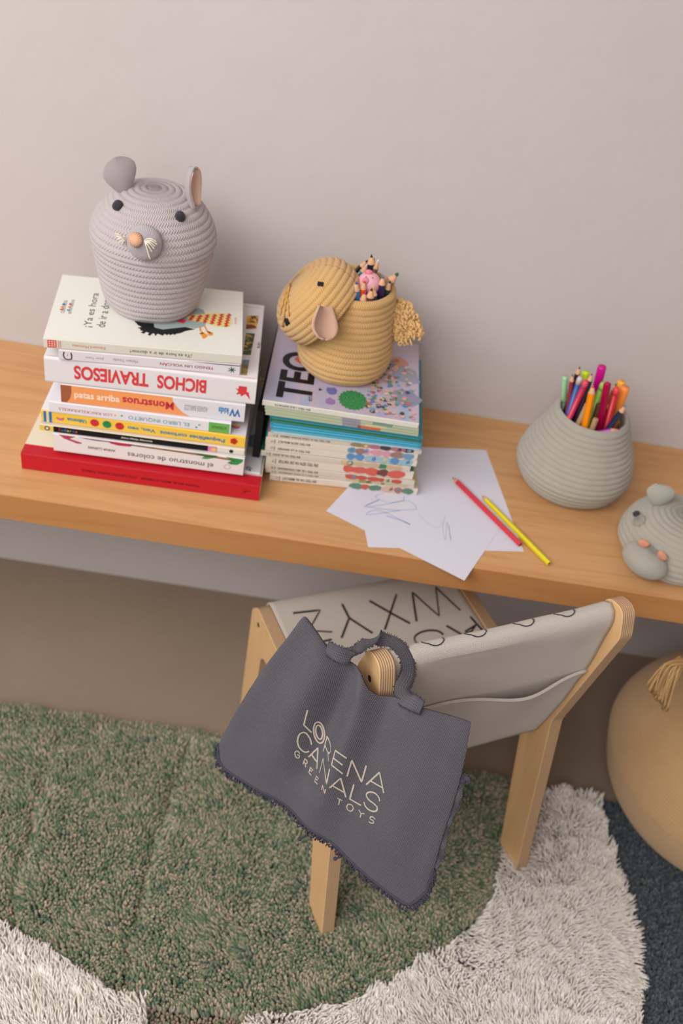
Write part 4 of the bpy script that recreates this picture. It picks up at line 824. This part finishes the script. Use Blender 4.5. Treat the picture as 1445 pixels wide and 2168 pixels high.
LOGO_BIG = [[[-0.0588,0.0423],[-0.0572,0.064],[-0.0452,0.067]],[[-0.03,0.0553],[-0.0287,0.0581],[-0.0277,0.061],[-0.0271,0.0639],[-0.027,0.0666],[-0.0272,0.0691],[-0.028,0.0712],[-0.0291,0.0727],[-0.0305,0.0737],[-0.0323,0.074],[-0.0342,0.0736],[-0.0361,0.0726],[-0.0381,0.071],[-0.0399,0.069],[-0.0416,0.0664],[-0.0429,0.0637],[-0.0439,0.0608],[-0.0444,0.0578],[-0.0446,0.0551],[-0.0443,0.0526],[-0.0435,0.0506],[-0.0424,0.0491],[-0.0409,0.0482],[-0.0392,0.0479],[-0.0373,0.0482],[-0.0354,0.0492],[-0.0334,0.0508],[-0.0316,0.0529],[-0.03,0.0553]],[[-0.0324,0.057],[-0.0315,0.0588],[-0.0308,0.0608],[-0.0304,0.0627],[-0.0302,0.0644],[-0.0304,0.066],[-0.0308,0.0673],[-0.0315,0.0683],[-0.0324,0.0689],[-0.0335,0.069],[-0.0347,0.0687],[-0.0359,0.068],[-0.0372,0.0669],[-0.0384,0.0655],[-0.0395,0.0638],[-0.0404,0.062],[-0.041,0.0601],[-0.0415,0.0582],[-0.0416,0.0564],[-0.0414,0.0548],[-0.041,0.0535],[-0.0403,0.0526],[-0.0394,0.052],[-0.0384,0.0519],[-0.0372,0.0522],[-0.0359,0.0529],[-0.0346,0.0539],[-0.0334,0.0554],[-0.0324,0.057]],[[-0.0226,0.0805],[-0.0244,0.0593]],[[-0.0244,0.0593],[-0.0238,0.0598],[-0.023,0.0604],[-0.0221,0.0612],[-0.0211,0.0621],[-0.0201,0.063],[-0.0192,0.064],[-0.0184,0.065],[-0.0176,0.0662],[-0.0168,0.0675],[-0.0161,0.0688],[-0.0155,0.07],[-0.015,0.071],[-0.0146,0.072],[-0.0144,0.0729],[-0.0142,0.0738],[-0.0141,0.0746],[-0.0141,0.0754],[-0.0141,0.076],[-0.0141,0.0767],[-0.0142,0.0774],[-0.0144,0.078],[-0.0146,0.0785],[-0.0148,0.0789],[-0.0152,0.0791],[-0.0156,0.079],[-0.0161,0.0788],[-0.0166,0.0785],[-0.0172,0.078],[-0.0178,0.0775],[-0.0185,0.0769],[-0.0192,0.0763],[-0.02,0.0755],[-0.0208,0.0747],[-0.0216,0.0738],[-0.0222,0.0731],[-0.0227,0.0727]],[[-0.0169,0.0786],[-0.0123,0.0889]],[[0.006,0.0705],[-0.0091,0.0702],[-0.0073,0.0915],[0.0082,0.0932]],[[-0.008,0.0812],[0.0044,0.0823]],[[0.0148,0.0923],[0.0131,0.0686],[0.0337,0.0878],[0.0318,0.0638]],[[0.0403,0.0866],[0.0493,0.0611],[0.0626,0.0826]],[[0.0436,0.0789],[0.059,0.0777]],[[-0.0399,0.0822],[-0.0403,0.0816],[-0.0407,0.0808],[-0.0413,0.0798],[-0.0419,0.0787],[-0.0427,0.0777],[-0.0435,0.0768],[-0.0444,0.076],[-0.0455,0.0752],[-0.0467,0.0745],[-0.0478,0.0738],[-0.049,0.0733],[-0.05,0.073],[-0.0509,0.0728],[-0.0518,0.0728],[-0.0526,0.0729],[-0.0534,0.0732],[-0.0542,0.0736],[-0.0549,0.0742],[-0.0556,0.0749],[-0.0563,0.0759],[-0.057,0.077],[-0.0577,0.0782],[-0.0582,0.0795],[-0.0586,0.0807],[-0.0587,0.0821],[-0.0588,0.0836],[-0.0588,0.0851],[-0.0586,0.0867],[-0.0584,0.0881],[-0.058,0.0895],[-0.0576,0.0907],[-0.0571,0.092],[-0.0564,0.0931],[-0.0557,0.0941],[-0.0549,0.0951],[-0.0542,0.0959],[-0.0533,0.0965],[-0.0524,0.0971],[-0.0514,0.0975],[-0.0505,0.0978],[-0.0495,0.098],[-0.0486,0.0982],[-0.0477,0.0983],[-0.0468,0.0983],[-0.046,0.0982],[-0.0451,0.098],[-0.0443,0.0977],[-0.0436,0.0974],[-0.0428,0.0969],[-0.0421,0.0963],[-0.0415,0.0955],[-0.0409,0.0948],[-0.0404,0.0941],[-0.04,0.0937]],[[-0.0375,0.1003],[-0.0305,0.0811],[-0.0226,0.1086]],[[-0.0352,0.0954],[-0.0248,0.1004]],[[-0.0178,0.1114],[-0.0197,0.0903],[-0.005,0.1199],[-0.0077,0.0981]],[[0.0005,0.1216],[0.0084,0.1005],[0.0223,0.1199]],[[0.003,0.1173],[0.018,0.1158]],[[0.0262,0.0975],[0.028,0.1193],[0.0432,0.1178]],[[0.0619,0.0961],[0.0617,0.0957],[0.0614,0.0951],[0.0611,0.0945],[0.0607,0.0938],[0.0602,0.0931],[0.0596,0.0926],[0.059,0.0922],[0.0582,0.0917],[0.0574,0.0913],[0.0565,0.091],[0.0556,0.0908],[0.0548,0.0906],[0.0539,0.0906],[0.0529,0.0907],[0.052,0.0909],[0.051,0.0912],[0.0501,0.0916],[0.0493,0.092],[0.0485,0.0925],[0.0477,0.0932],[0.0469,0.0939],[0.0462,0.0947],[0.0457,0.0954],[0.0452,0.0962],[0.045,0.097],[0.0448,0.0977],[0.0448,0.0985],[0.0448,0.0993],[0.045,0.1],[0.0453,0.1007],[0.0457,0.1014],[0.0463,0.102],[0.0469,0.1025],[0.0477,0.1031],[0.0485,0.1035],[0.0495,0.1039],[0.0505,0.1041],[0.0517,0.1043],[0.0531,0.1044],[0.0544,0.1044],[0.0556,0.1045],[0.0567,0.1046],[0.0577,0.1048],[0.0587,0.1049],[0.0596,0.1051],[0.0604,0.1053],[0.0611,0.1056],[0.0617,0.106],[0.0622,0.1065],[0.0626,0.1071],[0.0629,0.1078],[0.0631,0.1086],[0.0632,0.1093],[0.0632,0.11],[0.0631,0.1107],[0.0629,0.1114],[0.0625,0.1121],[0.0621,0.1128],[0.0617,0.1134],[0.0611,0.114],[0.0604,0.1145],[0.0596,0.115],[0.0587,0.1154],[0.0578,0.1158],[0.0568,0.1161],[0.0559,0.1163],[0.0549,0.1164],[0.0537,0.1164],[0.0526,0.1163],[0.0515,0.1161],[0.0504,0.1158],[0.0495,0.1154],[0.0487,0.1149],[0.0479,0.1141],[0.0472,0.1133],[0.0466,0.1124],[0.0461,0.1117],[0.0457,0.1112]]]
LOGO_SMALL = [[[-0.0502,0.1046],[-0.0505,0.1043],[-0.0508,0.104],[-0.0512,0.1036],[-0.0516,0.1032],[-0.052,0.1029],[-0.0525,0.1027],[-0.0529,0.1027],[-0.0534,0.1029],[-0.0539,0.1031],[-0.0544,0.1034],[-0.0549,0.1037],[-0.0552,0.1041],[-0.0555,0.1046],[-0.0557,0.1052],[-0.0558,0.1059],[-0.0559,0.1066],[-0.0559,0.1073],[-0.0558,0.108],[-0.0556,0.1087],[-0.0553,0.1093],[-0.0549,0.11],[-0.0544,0.1107],[-0.054,0.1112],[-0.0535,0.1116],[-0.0531,0.1119],[-0.0525,0.112],[-0.052,0.1121],[-0.0514,0.1121],[-0.0509,0.1121],[-0.0505,0.112],[-0.0501,0.1118],[-0.0498,0.1115],[-0.0495,0.1112],[-0.0493,0.1108],[-0.0491,0.1104],[-0.049,0.11],[-0.049,0.1096],[-0.049,0.109],[-0.0491,0.1084],[-0.0493,0.1078],[-0.0495,0.1074],[-0.0497,0.1071],[-0.0501,0.107],[-0.0506,0.1071],[-0.0511,0.1073],[-0.0516,0.1075],[-0.0521,0.1077],[-0.0524,0.1079]],[[-0.0414,0.1143],[-0.0414,0.1065]],[[-0.0414,0.1065],[-0.041,0.1065],[-0.0404,0.1065],[-0.0398,0.1066],[-0.0391,0.1067],[-0.0385,0.1069],[-0.038,0.1072],[-0.0377,0.1077],[-0.0374,0.1084],[-0.0371,0.1092],[-0.037,0.11],[-0.037,0.1107],[-0.0371,0.1112],[-0.0375,0.1115],[-0.038,0.1117],[-0.0387,0.1118],[-0.0394,0.1118],[-0.04,0.1118],[-0.0404,0.1119]],[[-0.0391,0.1117],[-0.0371,0.1164]],[[-0.0265,0.1144],[-0.0309,0.1127],[-0.0305,0.1209],[-0.0266,0.1223]],[[-0.0306,0.1167],[-0.0276,0.1169]],[[-0.016,0.1206],[-0.02,0.1189],[-0.0197,0.1272],[-0.0151,0.1284]],[[-0.0197,0.123],[-0.0167,0.1235]],[[-0.0081,0.1316],[-0.0088,0.1251],[-0.0029,0.1345],[-0.0037,0.1277]],[[0.0135,0.129],[0.0199,0.128]],[[0.0167,0.1285],[0.0179,0.1359]],[[0.0342,0.1257],[0.035,0.1263],[0.0357,0.127],[0.0361,0.1279],[0.0364,0.1289],[0.0365,0.13],[0.0363,0.1311],[0.036,0.1321],[0.0354,0.1331],[0.0347,0.1339],[0.0339,0.1344],[0.033,0.1348],[0.032,0.1349],[0.0311,0.1348],[0.0302,0.1345],[0.0294,0.1339],[0.0287,0.1331],[0.0283,0.1322],[0.028,0.1312],[0.0279,0.1301],[0.0281,0.129],[0.0284,0.128],[0.029,0.1271],[0.0297,0.1263],[0.0305,0.1257],[0.0314,0.1253],[0.0324,0.1252],[0.0333,0.1253],[0.0342,0.1257]],[[0.0434,0.1255],[0.0474,0.1282],[0.0512,0.1253]],[[0.0474,0.1282],[0.0479,0.1334]],[[0.0649,0.1233],[0.0646,0.1231],[0.0641,0.1229],[0.0636,0.1226],[0.0631,0.1224],[0.0625,0.1222],[0.062,0.1222],[0.0615,0.1224],[0.0609,0.1227],[0.0604,0.1231],[0.0599,0.1235],[0.0595,0.124],[0.0593,0.1244],[0.0592,0.1248],[0.0592,0.1253],[0.0593,0.1258],[0.0595,0.1263],[0.0598,0.1267],[0.0602,0.127],[0.0607,0.1271],[0.0614,0.127],[0.0621,0.1269],[0.0629,0.1268],[0.0636,0.1267],[0.0641,0.1268],[0.0645,0.127],[0.0649,0.1273],[0.0651,0.1276],[0.0653,0.128],[0.0654,0.1284],[0.0653,0.1288],[0.0652,0.1292],[0.0649,0.1297],[0.0646,0.1302],[0.0642,0.1306],[0.0637,0.1311],[0.0632,0.1314],[0.0627,0.1316],[0.0621,0.1317],[0.0614,0.1317],[0.0608,0.1317],[0.0602,0.1317],[0.0598,0.1317]]]
def ecurve(P, n): return resample(catmull([(a, b, 0) for a, b in P], 8), n)
NS, NTT = 120, 90
eT, eB = ecurve(E_top, NS+1), ecurve(E_bot, NS+1); eL, eR = ecurve(E_left, NTT+1), ecurve(E_right, NTT+1)
def coons(i, j):
    s, t = i/NS, j/NTT
    a = eT[i]*(1-t)+eB[i]*t; b = eL[j]*(1-s)+eR[j]*s
    c = eT[0]*(1-s)*(1-t)+eT[-1]*s*(1-t)+eB[0]*(1-s)*t+eB[-1]*s*t
    return a+b-c
def bdisp(s, t):
    g = math.exp(-((s-.47)/.20)**2)
    d = .0095*math.exp(-t*2.0)*math.cos((s-.47)*24)*g
    d += -.0145*math.exp(-((s-.37-.04*t)/.065)**2)*math.sin(PI*min(1, t*1.1+.05))          # long valley from the hanging point
    d += .0090*math.exp(-((s-.22-.06*t)/.09)**2)*math.sin(PI*min(1, t*.9+.1))+.0130*math.exp(-((s-.52+.03*t)/.07)**2)*math.sin(PI*min(1, t*.8+.12))+.0070*math.exp(-((s-.80)/.10)**2)*math.sin(PI*min(1, t*.8+.1))
    d += .0012*noise.noise(Vector((s*7, t*5, 2.3)))
    return d
def bpt(i, j, off=0.0):
    s, t = i/NS, j/NTT; q = coons(i, j)
    ed = min(1, (1-abs(2*s-1))*9)**.5*min(1, t*14+.05)**.5
    return BQ+BU*q.x+BV*q.y+BN*(bdisp(s, t)*(.35+.65*ed)+off*ed)
bag = thing('canvas_bag', 'dark grey canvas bag with white printed lettering hanging from the chair back by its loop', 'bag', BQ)
BAGM = m_weave('grey_canvas', srgb(48, 45, 55), srgb(140, 132, 141), .0036, .0014, .72, srgb(104, 97, 106))
vs = []; uvs = []
for j in range(NTT+1):
    for i in range(NS+1): vs.append(bpt(i, j, .004)-BQ); q = coons(i, j); uvs.append((q.x, q.y))
W = NS+1; nF = len(vs)
for j in range(NTT+1):
    for i in range(NS+1):
        s = i/NS; vs.append(bpt(i, j, -.0045-.0035*math.sin(PI*s)*min(1, j/NTT*1.5))-BQ); q = coons(i, j); uvs.append((q.x, q.y+.5))
fs = [(j*W+i, (j+1)*W+i, (j+1)*W+i+1, j*W+i+1) for j in range(NTT) for i in range(NS)]
fs += [(nF+j*W+i, nF+j*W+i+1, nF+(j+1)*W+i+1, nF+(j+1)*W+i) for j in range(NTT) for i in range(NS)]
fs += [(i, i+1, nF+i+1, nF+i) for i in range(NS)]
fs += [(j*W, nF+j*W, nF+(j+1)*W, (j+1)*W) for j in range(NTT)]+[(j*W+NS, (j+1)*W+NS, nF+(j+1)*W+NS, nF+j*W+NS) for j in range(NTT)]
bb = MB().add(vs, fs, 0, uvs).build('bag_body', BAGM, bag)
bpy.context.view_layer.update()
bvB = BVHTree.FromPolygons([Vector(v)+BQ for v in vs[:nF]], [f for f in fs if max(f) < nF])
PRINT = m_weave('ivory_print', srgb(206, 190, 172), srgb(232, 218, 200), .0017, .0005, .5)
def onbag(q):
    p = BQ+BU*q[0]+BV*q[1]+BN*.006; d = (p-CAM).normalized(); h, n, i, t = bvB.ray_cast(CAM, d)
    if h is None: return None
    if n.dot(d) > 0: n = -n
    return h, n
mbp = MB()
for sts, wd_ in ((LOGO_BIG, .00098), (LOGO_SMALL, .00068)):
    for st in sts:
        P = dense([(a, b, 0) for a, b in st], .0016); L_, R_ = [], []
        for k, p in enumerate(P):
            r_ = onbag(p)
            if r_: L_.append(r_)
        V = []
        for k, (h, n) in enumerate(L_):
            d = (L_[min(k+1, len(L_)-1)][0]-L_[max(k-1, 0)][0]).normalized(); sd = n.cross(d).normalized()*wd_
            if k == 0: h = h-d*wd_*.6
            if k == len(L_)-1: h = h+d*wd_*.6
            V += [h+sd+n*.0006-BQ, h+n*.0009-BQ, h-sd+n*.0006-BQ]
        mbp.add(V, [(3*k+a, 3*k+a+1, 3*k+a+4, 3*k+a+3) for k in range(len(L_)-1) for a in (0, 1)], 0, [(v.dot(BU), v.dot(BV)) for v in V])
mbp.build('printed_lettering', PRINT, bb)
# frayed lower edge
FR = plain(srgb(72, 70, 80), .95, .08, 'frayed_yarn'); mb = MB(); rf = random.Random(9)
low = [bpt(i, NTT, .003)-BQ for i in range(NS+1)]+[bpt(NS, j, 0)-BQ for j in range(NTT-1, NTT-14, -1)]+[] ; low = resample(low, 330)
for k, p in enumerate(low):
    tg = (low[min(k+1, len(low)-1)]-low[max(k-1, 0)]).normalized(); dn = (BV-tg*BV.dot(tg)).normalized() if k < 290 else (BU*.7+BV*.5).normalized()
    h_ = .0045+.0035*rf.random(); sd = tg*rf.uniform(-.004, .004)+BN*rf.uniform(-.003, .004)
    mb.tube(catmull([p-dn*.003+BN*rf.uniform(-.001, .0015), p+dn*h_*.6+sd*.5, p+dn*h_+sd, p+dn*h_*.55+sd*1.5], 3), .00085, 5)
for k in range(0, len(low)-1, 1):
    pass
mb.tube([p-BV*.0015+BN*.0012 for p in low], .0017, 6); mb.build('frayed_hem', FR, bb)
# back layer seam peeping out at the right, with short frayed ends
mb = MB()
for a0, a1 in ((.30, .62), (.60, .90)):
    V = []; n = 26
    for k in range(n+1):
        t = a0+(a1-a0)*k/n; j = int(t*NTT); base = bpt(NS, j, 0)-BQ-BN*.006; wv = .0065*max(0, math.sin(PI*k/n))**.6*(1+.25*math.sin(k*.9))
        V += [base-BU*.006, base+BU*wv-BN*.004*math.sin(k*.5)]
    mb.add(V, [(2*k, 2*k+1, 2*k+3, 2*k+2) for k in range(n)], 0, [(v.dot(BU), v.dot(BV)) for v in V])
ss = mb.build('back_layer_edge', BAGM, bb); m = ss.modifiers.new('s', 'SOLIDIFY'); m.thickness = .002
mb = MB()
j0 = int(.30*NTT); c0 = bpt(NS, j0, 0)-BQ-BN*.005
for k in range(22):
    a = rf.random()*2*PI; o_ = BU*math.cos(a)*.004+BV*math.sin(a)*.004; mb.tube(catmull([c0-BU*.004, c0+BU*.003+o_*.6, c0+BU*.006+o_, c0+BU*.004+o_*1.6+BN*.003], 3), .0009, 5)
mb.build('frayed_corner', FR, bb)
# loose ties at the hem
for pts in ([(672, 1752), (660, 1757), (645, 1770), (634, 1777)], [(706, 1775), (716, 1790), (720, 1803), (716, 1815), (709, 1818)]):
    P = [];
    for k, px in enumerate(pts):
        d = ray(*px); t = ((BQ-BN*(.004+.002*k)-CAM).dot(BN))/d.dot(BN); P.append(CAM+d*t-BQ)
    mb = MB(); Pc = catmull(P, 5); mb.tube(Pc, .0014, 7)
    for a in range(3):
        mb.tube([q+Vector((.0009*math.cos(k*1.3+a*2.1), 0, .0009*math.sin(k*1.3+a*2.1))) for k, q in enumerate(Pc)], .0009, 5)
    mb.sphere(Pc[-1], .0027, 10, 8); mb.build('tie_cord', FR, bb)
# hanging loop
def inplane(px, py, off):
    d = ray(px, py); t = ((BQ+BN*off-CAM).dot(BN))/d.dot(BN); return CAM+d*t-BQ
lp = [inplane(*q) for q in ((693, 1372, .008), (718, 1386, .010), (742, 1390, .003), (760, 1372, -.014), (785, 1357, -.034), (812, 1353, -.050), (842, 1366, -.056), (861, 1396, -.054), (863, 1428, -.046), (850, 1458, -.026), (856, 1478, -.004), (874, 1488, .008), (893, 1499, .009))]
lpc = catmull(lp, 7); mb = MB(); wv_ = -Vector((math.cos(CHA), math.sin(CHA), 0))
nL = len(lpc); V = []; UV = []; ac = 0; SG = 10; pa_ = None
for k, p in enumerate(lpc):
    d = (lpc[min(k+1, nL-1)]-lpc[max(k-1, 0)]).normalized(); f_ = k/(nL-1); e_ = min(1, min(f_, 1-f_)*3.2)
    ax_ = (BV*(1-e_)+wv_*e_*.95+BN*.25*e_); ax_ = (ax_-d*d.dot(ax_)).normalized(); bx_ = d.cross(ax_)
    if k: ac += (p-lpc[k-1]).length
    for i in range(SG):
        a = 2*PI*i/SG; cx, cz = math.cos(a), math.sin(a); V.append(p+ax_*(abs(cx)**.6*(1 if cx > 0 else -1))*.0088+bx_*cz*.0020); UV.append((ac, cx*.0088))
mb.add(V, [(k*SG+i, k*SG+(i+1) % SG, (k+1)*SG+(i+1) % SG, (k+1)*SG+i) for k in range(nL-1) for i in range(SG)]+[tuple(range(SG))[::-1], tuple((nL-1)*SG+i for i in range(SG))], 0, UV)
lpo = mb.build('hanging_loop', BAGM, bag)
mb = MB()
for sgn in (1, -1):
    for k in range(0, nL*3, 2):
        f_ = k/(nL*3-1)*(nL-1); i0 = int(f_); i1 = min(i0+1, nL-1); fr = f_-i0; i_ = 0 if sgn > 0 else SG//2
        q = V[i0*SG+i_].lerp(V[i1*SG+i_], fr); c = lpc[i0].lerp(lpc[i1], fr); o_ = (q-c).normalized(); r1 = Vector([rf.uniform(-1, 1) for _ in range(3)])*.0012
        mb.tube([q-o_*.001, q+o_*.0008+r1*.5, q+o_*.0012+r1], .0006, 4)
mb.build('frayed_edge', FR, lpo)
# ------------------------------------------------------------------ rug
rug = thing('shaggy_rug', 'shaggy wool rug in moss green, cream and slate under the chair', 'rug', (0, 0, 0))
TOPY = -.372
MB().box(-.98, -1.42, .0004, 1.10, TOPY+.004, .003).build('backing', plain(srgb(48, 56, 40), .95, .05, 'rug_backing'), rug, smooth=False)
GP_ = [(-1.0, TOPY), (.438, TOPY), (.436, -.46), (.402, -.554), (.362, -.615), (.320, -.667), (.25, -.735), (.18, -.775), (.105, -.800), (.03, -.815), (-.04, -.822), (-.10, -.818), (-.172, -.803), (-.256, -.782), (-.32, -.748), (-.345, -.735), (-.45, -.70), (-1.0, -.60)]
WP_R = [(.596, TOPY), (.600, -.45), (.604, -.60), (.609, -.75), (.62, -1.0), (.63, -1.42)]
def inside(P, x, y):
    P = np.array(P); r = np.zeros(len(x), bool); j = len(P)-1
    for i in range(len(P)):
        xi, yi = P[i]; xj, yj = P[j]; c = ((yi > y) != (yj > y)) & (x < (xj-xi)*(y-yi)/(yj-yi+1e-12)+xi); r ^= c; j = i
    return r
def seeds(x0, x1, y0, y1, sp):
    xs = np.arange(x0, x1, sp); ys = np.arange(y0, y1, sp*.87); X, Y = np.meshgrid(xs, ys); X = X+(np.arange(len(ys)) % 2)[:, None]*sp/2
    X = X.ravel()+RNG.uniform(-.42, .42, X.size)*sp; Y = Y.ravel()+RNG.uniform(-.42, .42, Y.size)*sp; return X, Y
def vis(X, Y, z=.015):
    P = np.stack([X, Y, np.full_like(X, z)], 1)-np.array(CAM); zc = P@np.array(_f); u = IW/2+FPX*(P@np.array(CR))/zc; v = IH/2-FPX*(P@np.array(CU))/zc
    return (zc > .1) & (u > -130) & (u < IW+130) & (v < IH+130) & (v > 1300)
def pnoise(X, Y, f, seed):
    return np.array([noise.noise(Vector((x*f, y*f, seed))) for x, y in zip(X, Y)])
def pile(name, X, Y, h, r, lx, ly, mat, tone, lev=5, m=5, prof=(.75, 1, 1, .85, .35), wav=.0, z0=.002, bend=1.6):
    N = len(X); V = np.zeros((N, lev, m, 3)); ph = RNG.uniform(0, 2*PI, N); w1 = RNG.uniform(-1, 1, (N, 2))*wav; w2 = RNG.uniform(-1, 1, (N, 2))*wav
    for k in range(lev):
        t = k/(lev-1); lb_ = t**bend
        cx = X+lx*lb_+w1[:, 0]*math.sin(t*3)+w2[:, 0]*math.sin(t*7); cy = Y+ly*lb_+w1[:, 1]*math.sin(t*3)+w2[:, 1]*math.sin(t*7)
        cz = z0+h*np.sqrt(np.maximum(.12, 1-((lx**2+ly**2)/(h**2)*.45)))*t
        for i in range(m):
            a = ph+2*PI*i/m; V[:, k, i, 0] = cx+np.cos(a)*r*prof[k]; V[:, k, i, 1] = cy+np.sin(a)*r*prof[k]; V[:, k, i, 2] = cz
    me = bpy.data.meshes.new(name); nv = N*lev*m; me.vertices.add(nv); me.vertices.foreach_set('co', V.reshape(-1))
    b = (np.arange(N)*lev*m)[:, None, None]; k = np.arange(lev-1)[None, :, None]; i = np.arange(m)[None, None, :]
    F = np.stack([b+k*m+i, b+k*m+(i+1) % m, b+(k+1)*m+(i+1) % m, b+(k+1)*m+i], -1).reshape(-1, 4)
    T = ((np.arange(N)*lev*m)[:, None]+(lev-1)*m+np.arange(m)[None, :])
    nq = len(F); me.loops.add(nq*4+N*m); me.loops.foreach_set('vertex_index', np.concatenate([F.reshape(-1), T.reshape(-1)]).astype(np.int32))
    me.polygons.add(nq+N); st = np.concatenate([np.arange(nq)*4, nq*4+np.arange(N)*m]).astype(np.int32); me.polygons.foreach_set('loop_start', st)
    me.polygons.foreach_set('use_smooth', np.ones(nq+N, bool)); me.update(calc_edges=True); me.validate()
    ca = me.color_attributes.new('tuft', 'FLOAT_COLOR', 'POINT'); C = np.ones((N, lev, m, 4)); C[..., 0] = tone[:, None, None]; ca.data.foreach_set('color', C.reshape(-1))
    me.materials.append(mat); o = bpy.data.objects.new(name, me); COL.objects.link(o); o.parent = rug; o['kind'] = 'stuff'; return o
X, Y = seeds(-.62, .48, -.92, TOPY, .0043); k = inside(GP_, X, Y) & vis(X, Y); X, Y = X[k], Y[k]
nx = pnoise(X, Y, 13, 1.5); ny = pnoise(X, Y, 13, 7.7); n3 = pnoise(X, Y, 34, 3.1); n4 = pnoise(X, Y, 34, 9.3)
def crease(X, Y, pts, w):
    lx = np.zeros_like(X); P = np.array(pts)
    xc = np.interp(-Y, -P[:, 1], P[:, 0])+.5*w*np.array([noise.noise(Vector((0, y*40, 5))) for y in Y]); d = X-xc; msk = np.exp(-(d/w)**2)*((Y < P[0, 1]+.02) & (Y > P[-1, 1]-.02)); return np.sign(d)*msk, msk
cs = [([(-.135, -.40), (-.142, -.47), (-.150, -.55), (-.155, -.63), (-.150, -.70), (-.140, -.79)], .016, 1.0), ([(-.345, -.42), (-.350, -.50), (-.345, -.58), (-.335, -.66), (-.32, -.74)], .018, .8), ([(.03, -.50), (.02, -.60), (.01, -.68), (.00, -.80)], .03, .35)]
LX = nx*.010+n3*.007; LY = ny*.009+n4*.007-.002; hh = .021*(1+.14*n3)*np.where(Y > TOPY-.02, 1.15, 1)
for pts, w, st in cs:
    s, mk = crease(X, Y, pts, w); LX -= s*.0025*st; hh *= (1-.62*st*mk**3)
tone = np.clip(.5+.26*RNG.standard_normal(len(X))+.18*n3, 0, 1)
pile('green_pile', X, Y, hh, .0031, LX, LY, m_tuft('green_wool', [(0, srgb(80, 106, 78)), (.35, srgb(114, 130, 100)), (.6, srgb(152, 148, 122)), (1, srgb(186, 168, 148))]), tone, wav=.0012)
X, Y = seeds(-.62, .44, TOPY-.010, TOPY+.004, .0036); k = vis(X, Y, .02); X, Y = X[k], Y[k]; n3 = pnoise(X, Y, 40, 6.1); n5 = pnoise(X, Y, 14, 2.1)
pile('green_edge_pile', X, Y, .023*(1+.22*n5+.15*n3), .0024, n3*.006, .010+.006*n5, bpy.data.materials['green_wool'], np.clip(.5+.26*RNG.standard_normal(len(X)), 0, 1), wav=.0016, prof=(.8, 1, 1, .75, .3))
X, Y = seeds(-.60, .66, -1.02, TOPY, .0038); right = X < np.interp(-Y, [-q[1] for q in WP_R], [q[0] for q in WP_R])-.016
k = (~inside(GP_, X, Y)) & ((Y < TOPY-.004) & ((Y < -.5) | (X > .43))) & vis(X, Y, .03) & right & ~((X > -.105) & (X < .035) & (Y > -1.0)); X, Y = X[k], Y[k]
nx = pnoise(X, Y, 6, 4.5); ny = pnoise(X, Y, 6, 8.7); n3 = pnoise(X, Y, 38, 5.1); n4 = pnoise(X, Y, 38, 2.3)
pile('cream_pile', X, Y, .032*(1+.15*n3), .0021, nx*.040+n3*.014, ny*.034+n4*.014+.006, m_tuft('cream_wool', [(0, srgb(234, 222, 208)), (.5, srgb(244, 237, 228)), (1, srgb(250, 246, 241))]), np.clip(.5+.25*RNG.standard_normal(len(X)), 0, 1), lev=7, m=4, prof=(.9, 1, 1.05, 1, .85, .6, .2), wav=.0026, bend=1.2)
X, Y = seeds(.56, 1.08, -1.05, TOPY, .0052); k = (X > np.interp(-Y, [-q[1] for q in WP_R], [q[0] for q in WP_R])-.014) & vis(X, Y); X, Y = X[k], Y[k]; n3 = pnoise(X, Y, 40, 5.1)
pile('slate_pile', X, Y, .014*(1+.1*n3), .0029, n3*.003, pnoise(X, Y, 40, 1.1)*.003, m_tuft('slate_wool', [(0, srgb(50, 58, 66)), (.5, srgb(74, 82, 88)), (1, srgb(100, 106, 108))]), np.clip(.5+.25*RNG.standard_normal(len(X)), 0, 1), wav=.001)
X, Y = seeds(-.108, .04, -1.0, -.815, .0046); k = ~inside(GP_, X, Y) & vis(X, Y); X, Y = X[k], Y[k]
pile('rose_green_pile', X, Y, .009+0*X, .0024, 0*X, 0*X, m_tuft('rose_green_wool', [(0, srgb(100, 116, 88)), (.5, srgb(150, 134, 112)), (1, srgb(186, 150, 134))]), np.clip(.5+.3*RNG.standard_normal(len(X)), 0, 1), wav=.0008)
# ------------------------------------------------------------------ big floor basket
FX, FY = .787, -.345
KN = m_weave('ochre_cord', srgb(176, 130, 78), srgb(204, 158, 104), .0090, .0010, .5)
fb = thing('floor_basket', 'large round ochre corded basket with tassel standing on the rug at right', 'basket', (FX, FY, .012))
RB = m_rope('ochre_rope', srgb(192, 156, 112), srgb(178, 142, 98), depth=.0006)
rope('basket_body', [(0, .001), (.08, .0), (.14, .003), (.175, .018), (.199, .052), (.2110, .090), (.2150, .115), (.213, .121), (.205, .12)], .0060, .0008, RB, fb, 300, 190)
rope('lid', [(.211, .1195), (.2180, .122), (.2150, .145), (.201, .180), (.178, .212), (.145, .242), (.10, .265), (.05, .278), (0, .282)], .0060, .0008, RB, fb, 300, 190)
TS = plain(srgb(196, 158, 110), .9, .1, 'tassel_yarn'); rt = random.Random(12); mb = MB()
tc = at(1430, 1425, 1, -.43)
for k in range(120):
    a = at(1447, 1404, 1, -.425)+Vector([rt.uniform(-.007, .007) for _ in range(3)])
    f_ = rt.random(); e = Vector((1372+rt.uniform(-6, 6)+f_*38, 1452+f_*50+rt.uniform(-5, 5), 0)); m0 = Vector((1405+f_*22+rt.uniform(-6, 6), 1410+f_*22+rt.uniform(-8, 8), 0))
    y0 = -.44+rt.uniform(-.012, .012); M_ = at(m0.x, m0.y, 1, y0); E_ = at(e.x, e.y, 1, y0-.004)
    mb.tube([q-Vector(fb.location) for q in catmull([a, M_, E_], 6)], .0016, 5)
mb.build('tassel', TS, fb)
